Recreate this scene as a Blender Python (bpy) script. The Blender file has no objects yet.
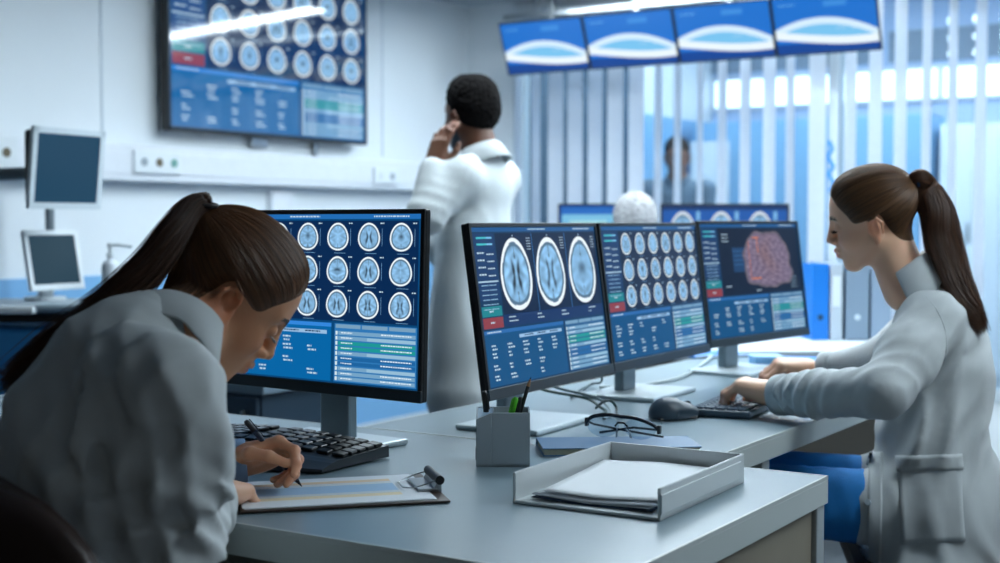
import bpy, bmesh, math, random
import numpy as np
from mathutils import Vector, Matrix, Euler

SC = bpy.context.scene
COL = SC.collection
PI = math.pi
R = math.radians

# ------------------------------------------------------------------ camera
# world: X runs along the front desk, Y along the second desk and the left wall, Z up
YAW, PITCH, FPX, CAMZ = 0.5649, -0.04406, 1343.0, 1.19
CF = np.array([-math.sin(YAW) * math.cos(PITCH), math.cos(YAW) * math.cos(PITCH), math.sin(PITCH)])
CR = np.array([math.cos(YAW), math.sin(YAW), 0.0])
CU = np.cross(CR, CF)
C0 = np.array([0, 0, CAMZ])
def ray(x, y): return CF + (x - 500) / FPX * CR - (y - 281.5) / FPX * CU
def onZ(x, y, z=.75):
    d = ray(x, y); return C0 + d * (z - CAMZ) / d[2]
def onX(x, y, v):
    d = ray(x, y); return C0 + d * v / d[0]
def onY(x, y, v):
    d = ray(x, y); return C0 + d * v / d[1]
def at(x, y, dep): return C0 + ray(x, y) * dep

cam_d = bpy.data.cameras.new('camera')
cam = bpy.data.objects.new('camera', cam_d); COL.objects.link(cam)
cam_d.sensor_width = 36; cam_d.lens = FPX * 36 / 1000.0
m = Matrix((CR, CU, -CF)).transposed().to_4x4(); m.translation = Vector(C0)
cam.matrix_world = m
cam_d.clip_start = .05
cam_d.dof.use_dof = True; cam_d.dof.focus_distance = 2.35; cam_d.dof.aperture_fstop = 3.4
SC.camera = cam
SC.view_settings.view_transform = 'Standard'; SC.view_settings.look = 'None'
SC.view_settings.exposure = 0; SC.view_settings.gamma = 1
SC.view_settings.use_curve_mapping = False
try:
    SC.cycles.use_denoising = True
    SC.cycles.max_bounces = 6; SC.cycles.sample_clamp_indirect = 6
    SC.cycles.caustics_reflective = False; SC.cycles.caustics_refractive = False
except Exception: pass

# ------------------------------------------------------------------ materials
def lin(c):
    return tuple(((v / 255.0) / 12.92 if v <= 10 else (((v / 255.0) + .055) / 1.055) ** 2.4) for v in c) + (1.0,)
MATS = {}
def mat(name, rgb=(200, 200, 200), rough=.5, metal=0., noise=0., nscale=20., bump=0., bscale=80., spec=.5, emit=None, estr=0., alpha=1., trans=0., attr=None, sheen=0., sss=0., aniso=None, coat=0.):
    if name in MATS: return MATS[name]
    mt = bpy.data.materials.new(name); mt.use_nodes = True
    nt = mt.node_tree; b = nt.nodes['Principled BSDF']; N = nt.nodes.new; L = nt.links.new
    col = lin(rgb)
    b.inputs['Base Color'].default_value = col
    b.inputs['Roughness'].default_value = rough
    b.inputs['Metallic'].default_value = metal
    b.inputs['Specular IOR Level'].default_value = spec
    b.inputs['Coat Weight'].default_value = coat
    if sheen: b.inputs['Sheen Weight'].default_value = sheen
    if sss:
        b.inputs['Subsurface Weight'].default_value = sss
        b.inputs['Subsurface Radius'].default_value = (.012, .005, .003)
        b.inputs['Subsurface Scale'].default_value = 1.0
    tc = N('ShaderNodeTexCoord')
    src = None
    if attr:
        a = N('ShaderNodeAttribute'); a.attribute_name = attr; src = a.outputs['Color']
        L(src, b.inputs['Base Color'])
    if noise:
        nz = N('ShaderNodeTexNoise'); nz.inputs['Scale'].default_value = nscale; nz.inputs['Detail'].default_value = 5
        L(tc.outputs['Object'], nz.inputs['Vector'])
        hs = N('ShaderNodeHueSaturation')
        if src: L(src, hs.inputs['Color'])
        else: hs.inputs['Color'].default_value = col
        mr = N('ShaderNodeMapRange'); mr.inputs['From Min'].default_value = .3; mr.inputs['From Max'].default_value = .7
        mr.inputs['To Min'].default_value = 1 - noise; mr.inputs['To Max'].default_value = 1 + noise
        L(nz.outputs['Fac'], mr.inputs['Value']); L(mr.outputs['Result'], hs.inputs['Value'])
        L(hs.outputs['Color'], b.inputs['Base Color'])
    if bump:
        n2 = N('ShaderNodeTexNoise'); n2.inputs['Scale'].default_value = bscale; n2.inputs['Detail'].default_value = 4
        L(tc.outputs['Object'], n2.inputs['Vector'])
        bp = N('ShaderNodeBump'); bp.inputs['Strength'].default_value = bump; bp.inputs['Distance'].default_value = .003
        L(n2.outputs['Fac'], bp.inputs['Height']); L(bp.outputs['Normal'], b.inputs['Normal'])
    if emit is not None:
        b.inputs['Emission Color'].default_value = lin(emit); b.inputs['Emission Strength'].default_value = estr
    if trans: b.inputs['Transmission Weight'].default_value = trans
    if alpha < 1: b.inputs['Alpha'].default_value = alpha
    MATS[name] = mt
    return mt

def screen_mat(name, strength=1., rough=.18, spec=.5):
    mt = bpy.data.materials.new(name); mt.use_nodes = True
    nt = mt.node_tree; b = nt.nodes['Principled BSDF']
    a = nt.nodes.new('ShaderNodeAttribute'); a.attribute_name = 'Col'
    b.inputs['Base Color'].default_value = (.01, .012, .015, 1)
    b.inputs['Roughness'].default_value = rough; b.inputs['Specular IOR Level'].default_value = spec
    nt.links.new(a.outputs['Color'], b.inputs['Emission Color']); b.inputs['Emission Strength'].default_value = strength
    return mt

# ------------------------------------------------------------------ object helpers
def props(o, label=None, cat=None, group=None, kind=None):
    if label: o['label'] = label
    if cat: o['category'] = cat
    if group: o['group'] = group
    if kind: o['kind'] = kind
    return o
def empty(name, loc=(0, 0, 0), rz=0, label=None, cat=None, group=None, M=None):
    o = bpy.data.objects.new(name, None); COL.objects.link(o)
    o.empty_display_size = .05
    if M is not None: o.matrix_world = M
    else:
        o.location = loc; o.rotation_euler = (0, 0, rz)
    return props(o, label, cat, group)
def link_mesh(name, me, material, parent=None, smooth=False, world=False):
    """link a mesh; world=True: its coordinates are world ones although it gets a parent"""
    for mm in (material if isinstance(material, (list, tuple)) else [material]): me.materials.append(mm)
    o = bpy.data.objects.new(name, me); COL.objects.link(o)
    if parent is not None:
        o.parent = parent
        if world:
            bpy.context.view_layer.update()
            o.matrix_parent_inverse = parent.matrix_world.inverted()
    if smooth:
        me.polygons.foreach_set('use_smooth', [True] * len(me.polygons))
    return o
class MB:
    """collects primitives in one bmesh"""
    def __init__(s, M=None): s.bm = bmesh.new(); s.M = M or Matrix.Identity(4); s.mi = 0
    def _merge(s, b, T=None, smooth=False):
        me = bpy.data.meshes.new('t'); 
        if T is not None: b.transform(T)
        b.transform(s.M)
        for f in b.faces: f.material_index = s.mi; f.smooth = smooth
        b.to_mesh(me); b.free(); s.bm.from_mesh(me); bpy.data.meshes.remove(me)
        return s
    def box(s, c, d, bev=0., rot=None, seg=2):
        b = bmesh.new(); bmesh.ops.create_cube(b, size=1.0)
        bmesh.ops.scale(b, vec=Vector(d), verts=b.verts)
        if bev > 0: bmesh.ops.bevel(b, geom=list(b.edges), offset=min(bev, min(d) * .49), segments=seg, affect='EDGES', profile=.5)
        T = Matrix.Translation(Vector(c))
        if rot: T = T @ Euler(rot).to_matrix().to_4x4()
        return s._merge(b, T)
    def b2(s, lo, hi, bev=0.):
        lo = np.array(lo, float); hi = np.array(hi, float)
        return s.box(tuple((lo + hi) / 2), tuple(abs(hi - lo)), bev)
    def cyl(s, p0, p1, r0, r1=None, n=20, cap=True):
        r1 = r0 if r1 is None else r1
        p0, p1 = Vector(p0), Vector(p1); d = p1 - p0
        b = bmesh.new(); bmesh.ops.create_cone(b, cap_ends=cap, cap_tris=False, segments=n, radius1=r0, radius2=r1, depth=d.length)
        T = Matrix.Translation((p0 + p1) / 2) @ d.to_track_quat('Z', 'Y').to_matrix().to_4x4()
        s._merge(b, T)
        return s
    def sph(s, c, r, sc=(1, 1, 1), n=20, rot=None):
        b = bmesh.new(); bmesh.ops.create_uvsphere(b, u_segments=n, v_segments=max(8, n // 2), radius=r)
        T = Matrix.Translation(Vector(c))
        if rot: T = T @ Euler(rot).to_matrix().to_4x4()
        T = T @ Matrix.Diagonal((*sc, 1))
        return s._merge(b, T, True)
    def prism(s, pts, z0, z1, axis='Z', bev=0.):
        """polygon extruded along an axis"""
        b = bmesh.new(); vs = []
        for (a, c) in pts:
            v = {'Z': (a, c, z0), 'X': (z0, a, c), 'Y': (a, z0, c)}[axis]; vs.append(b.verts.new(v))
        f = b.faces.new(vs); r = bmesh.ops.extrude_face_region(b, geom=[f])
        dv = {'Z': (0, 0, z1 - z0), 'X': (z1 - z0, 0, 0), 'Y': (0, z1 - z0, 0)}[axis]
        bmesh.ops.translate(b, vec=Vector(dv), verts=[e for e in r['geom'] if isinstance(e, bmesh.types.BMVert)])
        bmesh.ops.recalc_face_normals(b, faces=b.faces)
        if bev: bmesh.ops.bevel(b, geom=list(b.edges), offset=bev, segments=2, affect='EDGES')
        return s._merge(b)
    def lathe(s, prof, c=(0, 0, 0), n=28):
        b = bmesh.new(); rows = []
        for (r, z) in prof:
            rows.append([b.verts.new((r * math.cos(2 * PI * k / n), r * math.sin(2 * PI * k / n), z)) for k in range(n)])
        for i in range(len(rows) - 1):
            for k in range(n): b.faces.new((rows[i][k], rows[i][(k + 1) % n], rows[i + 1][(k + 1) % n], rows[i + 1][k]))
        b.faces.new(rows[0][::-1]); b.faces.new(rows[-1])
        return s._merge(b, Matrix.Translation(Vector(c)), True)
    def tube(s, pts, r, n=8, rad=None, closed=False):
        v, f = tube_arrays([np.array(pts, float)], r if rad is None else rad, n)
        b = bmesh.new(); vs = [b.verts.new(p) for p in v]
        for q in f:
            try: b.faces.new([vs[i] for i in q])
            except ValueError: pass
        bmesh.ops.recalc_face_normals(b, faces=b.faces)
        return s._merge(b, None, True)
    def build(s, name, material, parent=None, world=False):
        me = bpy.data.meshes.new(name); s.bm.to_mesh(me); s.bm.free()
        return link_mesh(name, me, material, parent, False, world)
def catmull(P, n):
    P = np.array(P, float)
    if len(P) == 2: t = np.linspace(0, 1, n)[:, None]; return P[0] * (1 - t) + P[1] * t
    Q = np.vstack([2 * P[0] - P[1], P, 2 * P[-1] - P[-2]]); out = []
    T = np.linspace(0, len(P) - 1, n)
    for t in T:
        i = min(int(t), len(P) - 2); u = t - i; a, b, c, d = Q[i:i + 4]
        out.append(.5 * ((2 * b) + (-a + c) * u + (2 * a - 5 * b + 4 * c - d) * u * u + (-a + 3 * b - 3 * c + d) * u ** 3))
    return np.array(out)
def tube_arrays(lines, rad, n=3):
    """tubes for many polylines of equal length; rad: scalar or array over points"""
    L = np.array(lines, float); S, K, _ = L.shape
    T = np.gradient(L, axis=1); T /= np.linalg.norm(T, axis=2, keepdims=True) + 1e-12
    ref = np.where(np.abs(T[:, :, 2:3]) > .9, np.array([1., 0, 0]), np.array([0, 0, 1.]))
    U = np.cross(T, ref)
    # keep the frame from flipping
    for k in range(1, K):
        u = U[:, k - 1] - (U[:, k - 1] * T[:, k]).sum(1, keepdims=True) * T[:, k]
        U[:, k] = np.where(np.linalg.norm(u, axis=1, keepdims=True) > 1e-6, u, U[:, k])
    U /= np.linalg.norm(U, axis=2, keepdims=True) + 1e-12
    W = np.cross(T, U)
    r = np.broadcast_to(np.asarray(rad, float), (S, K)) if np.ndim(rad) != 2 else np.asarray(rad)
    a = np.arange(n) * 2 * PI / n
    V = L[:, :, None] + r[:, :, None, None] * (np.cos(a)[:, None] * U[:, :, None] + np.sin(a)[:, None] * W[:, :, None])
    V = V.reshape(-1, 3)
    s_, k_, a_ = np.meshgrid(np.arange(S), np.arange(K - 1), np.arange(n), indexing='ij')
    base = s_ * K * n + k_ * n
    F = np.stack([base + a_, base + (a_ + 1) % n, base + n + (a_ + 1) % n, base + n + a_], -1).reshape(-1, 4)
    return V, F.tolist() if S < 3 else F
def np_mesh(name, V, F, colors=None):
    """V (n,3), F list or (m,3|4) array"""
    me = bpy.data.meshes.new(name); V = np.asarray(V, np.float32); F = np.asarray(F, np.int32)
    k = F.shape[1]
    me.vertices.add(len(V)); me.vertices.foreach_set('co', V.ravel())
    me.loops.add(F.size); me.loops.foreach_set('vertex_index', F.ravel())
    me.polygons.add(len(F)); me.polygons.foreach_set('loop_start', np.arange(0, F.size, k, dtype=np.int32))
    me.update(calc_edges=True)
    if colors is not None:
        a = me.color_attributes.new('Col', 'FLOAT_COLOR', 'POINT')
        c = np.ones((len(V), 4), np.float32); c[:, :3] = colors; a.data.foreach_set('color', c.ravel())
    me.validate()
    return me
def dup(o, M):
    """copy of a thing with copies of its parts and sub-parts"""
    def rec(x, par):
        c = x.copy(); COL.objects.link(c); c.parent = par
        if par is not None: c.matrix_parent_inverse = x.matrix_parent_inverse.copy()
        for ch in x.children: rec(ch, c)
        return c
    kids = rec(o, None); kids.matrix_world = M
    return kids
def structure(o): o['kind'] = 'structure'; return o
def L3(c): return np.array(lin(c)[:3])
# ------------------------------------------------------------------ the room
WX, BY, CZ = -4.6, 6.9, 2.5           # left wall, glazed back wall, ceiling
M_wall = mat('wall paint', (226, 232, 236), .55, noise=.03, nscale=1.5)
M_wall2 = mat('blue wall panel', (120, 172, 214), .5, noise=.04, nscale=2)
M_ceil = mat('ceiling tile', (168, 178, 186), .8, noise=.03, nscale=4)
M_floor = mat('vinyl floor', (92, 100, 108), .35, noise=.08, nscale=3)
M_white = mat('white plastic', (222, 228, 232), .4, noise=.02)
M_trunk = mat('trunking plastic', (224, 228, 234), .35, noise=.02)
M_frame = mat('painted frame', (198, 208, 216), .4)
M_black = mat('black plastic', (16, 18, 20), .38, noise=.1, nscale=60)
M_dark = mat('dark grey plastic', (44, 50, 56), .4, noise=.05, nscale=60)
M_grey = mat('grey plastic', (112, 124, 132), .42)
M_steel = mat('brushed steel', (170, 176, 180), .3, metal=.9)

MB().b2((WX, -.5, -.1), (3.0, 12.2, 0)).build('floor', M_floor)['kind'] = 'structure'
MB().b2((WX - .15, -.5, 0), (WX, BY + .05, CZ)).build('wall_left', M_wall)['kind'] = 'structure'
MB().b2((WX - .15, BY + .05, 0), (WX, 12.2, 3.1)).build('wall_left_far', M_wall)['kind'] = 'structure'
MB().b2((WX - .15, -.5, CZ), (3.0, BY + .05, CZ + .1)).build('ceiling', M_ceil)['kind'] = 'structure'
MB().b2((WX - .15, BY + .05, 3.1), (3.0, 12.2, 3.2)).build('ceiling_far', M_ceil)['kind'] = 'structure'
# panel joints, lower blue panel
b = MB()
for y in (3.02, 4.02, 5.0, 6.02): b.b2((WX, y, 1.56), (WX + .004, y + .012, CZ))
b.build('trim_1', M_frame)['kind'] = 'structure'
MB().b2((WX, .0, .08), (WX + .02, BY, .96), .004).build('trim_2', M_wall2)['kind'] = 'structure'
MB().b2((WX, .0, 0), (WX + .03, BY, .08), .003).build('baseboard_left', M_frame)['kind'] = 'structure'
# wall column at the corner, back wall parts round the glazing
b = MB(); b.b2((WX, BY - .02, 0), (-4.27, BY + .08, CZ)); b.b2((-4.27, BY, 0), (3.0, BY + .08, .3)); b.b2((-4.27, BY, 2.42), (3.0, BY + .08, 3.1))
b.build('wall_back', M_wall)['kind'] = 'structure'
# glazing: frame with mullions, and the pane
b = MB()
b.b2((-4.27, BY - .01, .3), (3.0, BY + .09, .36)); b.b2((-4.27, BY - .01, 2.36), (3.0, BY + .09, 2.42))
for x in (-4.27, -2.33, -.6, 1.2): b.b2((x, BY - .01, .3), (x + .05, BY + .09, 2.42))
fr = b.build('window_1', M_frame); fr['kind'] = 'structure'
def glass_mat(name, tint=(235, 245, 250), amt=.10, rough=.02):
    mt = bpy.data.materials.new(name); mt.use_nodes = True; nt = mt.node_tree; nt.nodes.clear()
    o = nt.nodes.new('ShaderNodeOutputMaterial'); t = nt.nodes.new('ShaderNodeBsdfTransparent'); g = nt.nodes.new('ShaderNodeBsdfGlossy')
    t.inputs[0].default_value = lin(tint); g.inputs['Roughness'].default_value = rough
    lw = nt.nodes.new('ShaderNodeLayerWeight'); lw.inputs[0].default_value = .25
    ma = nt.nodes.new('ShaderNodeMath'); ma.operation = 'MULTIPLY_ADD'; ma.inputs[1].default_value = .5; ma.inputs[2].default_value = amt * .3
    mx = nt.nodes.new('ShaderNodeMixShader')
    nt.links.new(lw.outputs['Fresnel'], ma.inputs[0]); nt.links.new(ma.outputs[0], mx.inputs[0])
    nt.links.new(t.outputs[0], mx.inputs[1]); nt.links.new(g.outputs[0], mx.inputs[2]); nt.links.new(mx.outputs[0], o.inputs[0])
    return mt
M_glass = glass_mat('window glass', (238, 246, 250))
MB().b2((-4.25, BY + .03, .34), (3.0, BY + .036, 2.38)).build('window_pane', M_glass, fr)

# the room beyond the glass
M_far = mat('far room wall', (176, 196, 226), .6, noise=.03, nscale=2)
M_farblue = mat('blue cupboard laminate', (128, 176, 214), .45, noise=.03)
M_farwhite = mat('white cupboard laminate', (226, 232, 240), .45)
M_fargrey = mat('grey blind fabric', (128, 142, 158), .7)
FY = 10.6
MB().b2((WX - .15, FY, 0), (3.0, FY + .1, 3.1)).build('wall_back_far', M_far)['kind'] = 'structure'
# far room tall cupboards (blue and white fronts)
def cupboard(x0, x1, y, z1, m, label, doors=2, name='tall_cupboard'):
    t = empty(name, ((x0 + x1) / 2, y, 0), 0, label, 'cupboard'); w = x1 - x0
    b = MB(); b.b2((-w / 2, .02, 0), (w / 2, .45, z1), .004); b.build('body', m, t)
    for k in range(doors):
        a = -w / 2 + w * k / doors
        d = MB().b2((a + .004, 0, .08), (a + w / doors - .004, .02, z1 - .01), .003).build('door', m, t)
        MB().b2((a + w / doors - .05, -.02, z1 * .55), (a + w / doors - .035, 0, z1 * .55 + .14), .003).build('handle', M_steel, d)
    return t
MB().b2((WX, BY + .1, .0), (WX + .02, 9.2, 3.0), .002).build('trim_5', mat('slate laminate', (58, 82, 102), .5))['kind'] = 'structure'
MB().b2((WX, 9.2, .0), (WX + .025, FY, 2.02), .002).build('trim_6', M_farblue)['kind'] = 'structure'
cupboard(-4.45, -2.6, 9.9, 1.98, M_farblue, 'tall light blue cupboard in the room beyond the glass, behind the man in grey', 3)
cupboard(-2.0, .6, 9.9, 1.93, M_far, 'wide pale lavender cupboard beyond the glass, behind the woman with the ponytail at right', 4)
cupboard(-2.55, -2.05, 10.0, 1.9, M_farwhite, 'white cupboard beyond the glass between the blue and the lavender ones', 2)
# strip window of far wall: bright panes between grey blind sections
M_lit = mat('daylit pane', (240, 246, 255), .4, emit=(236, 244, 255), estr=1.9)
b = MB(); b.b2((WX, FY - .03, 2.12), (3.0, FY, 2.40), .003); wf = b.build('window_2', M_frame); wf['kind'] = 'structure'
b = MB()
x = WX + .05
while x < 2.9:
    b.b2((x, FY - .04, 2.15), (x + .42, FY - .03, 2.37)); x += .47
b.build('window_pane', M_lit, wf)
b = MB(); x = WX
while x < 2.9:
    b.b2((x, FY - .02, 2.44), (x + .70, FY, 2.68)); x += .75
b.build('trim_3', M_fargrey)['kind'] = 'structure'
# linear lamps
def lamp_tube(name, x0, x1, y, z, w, label, estr, group=None, along='X', rz=0):
    t = empty(name, ((x0 + x1) / 2, y, z), rz, label, 'ceiling light', group); L = (x1 - x0)
    MB().b2((-L / 2, -w / 2, -.045), (L / 2, w / 2, .018), .006).build('housing', M_white, t)
    MB().b2((-L / 2 + .02, -w / 2 + .015, -.052), (L / 2 - .02, w / 2 - .015, -.045)).build('diffuser', mat('lamp diffuser %.1f' % estr, (250, 250, 250), .5, emit=(226, 242, 251), estr=estr), t)
    return t
# ------------------------------------------------------------------ screens
class Screen:
    """vector picture on a display: (u right, v up) in metres from the centre, layers lift by 0.1 mm"""
    def __init__(s, W, H): s.W, s.H = W, H; s.V = []; s.F = []; s.C = []; s.z = 0.; s.n = 0
    def poly(s, P, F, col, z):
        P = np.asarray(P, float); V = np.zeros((len(P), 3)); V[:, :2] = P; V[:, 2] = z
        s.V.append(V); s.C.append(np.broadcast_to(np.asarray(col, float), (len(P), 3)))
        s.F.append(np.asarray(F) + s.n); s.n += len(P)
    def rect(s, u0, v0, u1, v1, col, lay=1):
        """fractions of the screen, v from the top"""
        c = L3(col) if not isinstance(col, np.ndarray) else col
        X = lambda u: (u - .5) * s.W; Y = lambda v: (.5 - v) * s.H
        s.poly([(X(u0), Y(v1)), (X(u1), Y(v1)), (X(u1), Y(v0)), (X(u0), Y(v0))], [(0, 1, 2, 3)], c, lay * 1e-4)
    def text(s, u0, v, w, h, col=(190, 215, 230), lay=4, rng=random):
        h = h * .72
        """an illegibly small line: a row of dashes"""
        u = u0
        while u < u0 + w:
            a = rng.uniform(.3, 1.) * h * 1.6; a = min(a, u0 + w - u)
            s.rect(u, v, u + a, v + h, col, lay); u += a + h * .35
    def scan(s, u, v, w, h, seed=0, tone=1., nr=18, na=56, lay=3):
        rng = np.random.RandomState(seed)
        cx, cy = (u - .5) * s.W, (.5 - v) * s.H
        r = np.linspace(0.001, 1, nr)[:, None]; a = np.linspace(0, 2 * PI, na, endpoint=False)[None]
        rr = np.broadcast_to(r, (nr, na)); aa = np.broadcast_to(a, (nr, na))
        shape = 1 - .05 * np.cos(2 * aa) * 0 + .03 * np.sin(3 * aa + PI)      # egg
        x = rr * np.cos(aa) * shape; y = rr * np.sin(aa) * shape
        # tissue
        n = np.zeros_like(x)
        for k in range(7):
            f = rng.uniform(5, 12, 2); p = rng.uniform(0, 6.28, 2)
            n += np.sin(abs(x) * f[0] + p[0] + 1.5 * np.sin(y * f[1])) * np.sin(y * f[1] + p[1])
        n /= 3
        val = .66 + .13 * n
        kind = seed % 3
        ax = np.abs(x)
        if kind == 0:   # lateral ventricles as a butterfly
            d1 = np.hypot((ax - .14 - .25 * (y - .1) * (y > .1) ) / .09, (y - .1) / .32)
            val -= .45 * np.clip(1.3 - d1, 0, 1)
            d2 = np.hypot((ax - .2 - .2 * (-y - .15)) / .1, (y + .28) / .22); val -= .4 * np.clip(1.3 - d2, 0, 1)
        elif kind == 1:
            d1 = np.hypot(ax / .3, y / .34); val -= .4 * np.clip(1.15 - d1, 0, 1) * (.7 + .4 * np.sin(9 * y + 3 * ax))
        else:
            val += .06 * np.clip(1 - np.abs(x) / .08, 0, 1)
        val -= .25 * (ax < .035) * (np.abs(y) > .45)     # fissure
        val = np.where(rr > .78, .35, val)
        ring = rr > .87 - .02 * np.sin(5 * aa + seed)
        col = np.stack([val * .62, val * .95, val * 1.25], -1) * tone
        col = np.clip(col, .02, 1) ** 1.6
        wh = np.array([.86, .95, 1.0]) * tone
        col = np.where(ring[..., None], wh * (1 - .25 * (rr[..., None] > .985)), col)
        P = np.stack([cx + x * w * s.W / 2, cy + y * h * s.H / 2], -1).reshape(-1, 2)
        i, j = np.meshgrid(np.arange(nr - 1), np.arange(na), indexing='ij')
        F = np.stack([i * na + j, (i + 1) * na + j, (i + 1) * na + (j + 1) % na, i * na + (j + 1) % na], -1).reshape(-1, 4)
        s.poly(P, F, col.reshape(-1, 3), lay * 1e-4)
    def build(s, name, material, parent, M=None):
        V = np.concatenate(s.V); F = np.concatenate(s.F)
        me = np_mesh(name, V, F, np.concatenate(s.C))
        if M is not None: me.transform(M)
        return link_mesh(name, me, material, parent)

NAVY, PANEL, PANEL2, TEAL, RED = (6, 32, 64), (4, 78, 128), (22, 62, 112), (24, 130, 140), (140, 60, 70)
def ui(W, H, kind, seed=1, bright=1., side=True):
    rng = random.Random(seed); s = Screen(W, H)
    q = lambda c: tuple(min(255, v * bright) for v in c)
    s.rect(0, 0, 1, 1, q((6, 54, 92)), 0)
    s.rect(0, 0, 1, .028, q((26, 84, 140)), 1)
    s.text(.42, .009, .14, .012, rng=rng); s.text(.8, .009, .15, .012, rng=rng)
    x0 = .165 if side else .01
    if side:
        s.rect(.012, .04, .155, .46, q((20, 58, 104)), 1)
        for k, v in enumerate((.06, .10)): s.rect(.03, v, .10, v + .012, (70, 190, 200), 2); s.rect(.1, v, .14, v + .012, (120, 190, 230), 2)
        for k in range(4):
            v = .155 + .045 * k
            s.text(.025, v, .05, .014, rng=rng); s.text(.09, v + .01, .05, .012, rng=rng)
        s.rect(.012, .335, .155, .345, (170, 200, 220), 2)
        for k in range(6):
            s.text(.03, .36 + .03 * k, .05, .009, (150, 190, 220), rng=rng); s.text(.085, .36 + .03 * k, .05, .009, (150, 190, 220), rng=rng)
        s.rect(.012, .535 - .04, .155, .558, TEAL, 2); s.text(.065, .522, .03, .014, rng=rng)
        s.rect(.012, .565, .155, .632, RED, 2); s.text(.065, .592, .03, .014, rng=rng)
    # image field
    s.rect(x0, .038, .99, .632, q(NAVY), 1)
    if kind == 'three':
        for k in range(3):
            u = x0 + (.99 - x0) * (k + .5) / 3
            if k: s.rect(x0 + (.99 - x0) * k / 3, .04, x0 + (.99 - x0) * k / 3 + .004, .56, (60, 120, 180), 2)
            s.scan(u - .01, .31, .235, .47, seed=seed * 3 + (0, 0, 1)[k] * 1 + k * 0 + (3 if k == 1 else 0), nr=34, na=96)
            for j in range(5): s.text(u + .095, .07 + j * .018, .03, .008, (190, 210, 225), rng=rng)
            s.rect(u - .012, .05, u - .006, .06, (200, 220, 235), 3)
        s.rect(x0, .555, .99, .632, q((16, 50, 98)), 2)
        for u in (.2, .42, .62, .86):
            for v in (.57, .595): s.text(u, v, rng.uniform(.02, .07), .011, rng=rng)
    elif kind == 'grid':
        for j in range(3):
            for k in range(6):
                u = x0 + (.99 - x0) * (k + .5) / 6; v = .135 + .198 * j
                s.scan(u - .004, v, .096, .165, seed=seed + (k * 7 + j * 5 + j * k), nr=20, na=60)
                s.text(u + .045, v - .085, .016, .010, (190, 215, 230), rng=rng)
                s.rect(u + .052, v - .05, u + .0535, v + .05, (120, 170, 210), 2)
                s.rect(u - .02, v + .093, u + .03, v + .0955, (120, 170, 210), 2)
    elif kind == 'tumour':
        s.rect(x0, .038, .99, .632, (8, 26, 52), 2)
        s.rect(.29, .21, .42, .43, (24, 62, 104), 3)
        for j in range(4): s.text(.30, .24 + .04 * j, .09, .010, (60, 110, 160), 5, rng=rng)
        for j in range(3): s.text(.20, .09 + .03 * j, .06, .011, rng=rng)
        for j in range(4): s.text(.87, .50 + .03 * j, .07, .010, (140, 170, 190), rng=rng)
        s.text(.2, .55, .05, .012, rng=rng); s.text(.5, .6, .05, .012, rng=rng)
        # tissue image: irregular outline, pink and violet texture
        r = np.random.RandomState(5); nr, na = 60, 120
        R_, A = np.meshgrid(np.linspace(0.001, 1, nr), np.linspace(0, 2 * PI, na, endpoint=False), indexing='ij')
        sh = (np.abs(np.cos(A)) ** 3.2 + np.abs(np.sin(A)) ** 3.2) ** (-1 / 3.2) * (1 + .035 * np.sin(7 * A) + .02 * np.sin(13 * A + 1))
        x = R_ * sh * np.cos(A); y = R_ * sh * np.sin(A)
        n = np.zeros_like(x)
        for k in range(14):
            f = r.uniform(8, 34, 2); th = r.uniform(0, PI); p = r.uniform(0, 6.28, 2)
            xr = x * np.cos(th) + y * np.sin(th); yr = -x * np.sin(th) + y * np.cos(th)
            n += np.abs(np.sin(xr * f[0] + p[0] + 2 * np.sin(yr * 4 + p[1])))
        n = (n / 14 - .45) * 3.2
        base = np.stack([146 + 84 * n, 116 + 80 * n, 178 + 64 * n], -1)
        tum = np.exp(-(((x + .12 * np.sin(5 * y)) / .30) ** 2 + ((y - .12) / .62) ** 2))[..., None]
        base = base * (1 - .42 * tum) + tum * .42 * np.stack([196 + 60 * n, 120 + 50 * n, 120 + 30 * n], -1)
        edge = (R_ > .93)[..., None]; base = np.where(edge, base * .55 + 60, base)
        x = x * (1 - .12 * y); x = x + .10 * (y < 0) * (-y)
        gm = base.mean(-1, keepdims=True); base = (base * .75 + gm * .25) * .64 + 6; lc = (np.clip(base, 0, 255) / 255) ** 2.2 * .8
        cx, cy = (.64 - .5) * s.W, (.5 - .325) * s.H
        P = np.stack([cx + x * .245 * s.W, cy + y * .255 * s.H], -1).reshape(-1, 2)
        i, j = np.meshgrid(np.arange(nr - 1), np.arange(na), indexing='ij')
        F = np.stack([i * na + j, (i + 1) * na + j, (i + 1) * na + (j + 1) % na, i * na + (j + 1) % na], -1).reshape(-1, 4)
        s.poly(P, F, lc.reshape(-1, 3), 4e-4)
        th = np.linspace(0, 2 * PI, 28, endpoint=False)
        c = np.stack([(.513 - .5) * s.W + .043 * s.W * np.cos(th), (.5 - .215) * s.H + .09 * s.H * np.sin(th)], -1)
        c = np.vstack([[(.513 - .5) * s.W, (.5 - .215) * s.H], c])
        s.poly(c, [(0, k + 1, (k + 1) % 28 + 1, (k + 1) % 28 + 1) for k in range(28)], np.vstack([L3((235, 250, 240))] + [L3((190, 220, 215))] * 28), 6e-4)
        for (u0, v0, u1, v1) in ((.455, .15, .459, .50), (.455, .49, .56, .5), (.50, .12, .57, .13), (.545, .12, .552, .26)):
            s.rect(u0, v0, u1, v1, (214, 120, 60), 7)
    # lower half: blue form and results table
    s.rect(.01, .645, .62, .99, q(PANEL), 1); s.rect(.01, .645, .62, .668, q((40, 104, 170)), 2); s.text(.03, .652, .1, .012, rng=rng)
    s.rect(.26, .69, .60, .712, (150, 190, 225), 2)
    for k in range(5):
        u = .05 + .115 * k
        for v in (.735, .785, .86, .925):
            if rng.random() < .85:
                s.text(u, v, rng.uniform(.02, .05), .014, rng=rng); s.text(u + .004, v + .022, rng.uniform(.02, .05), .014, rng=rng)
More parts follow.
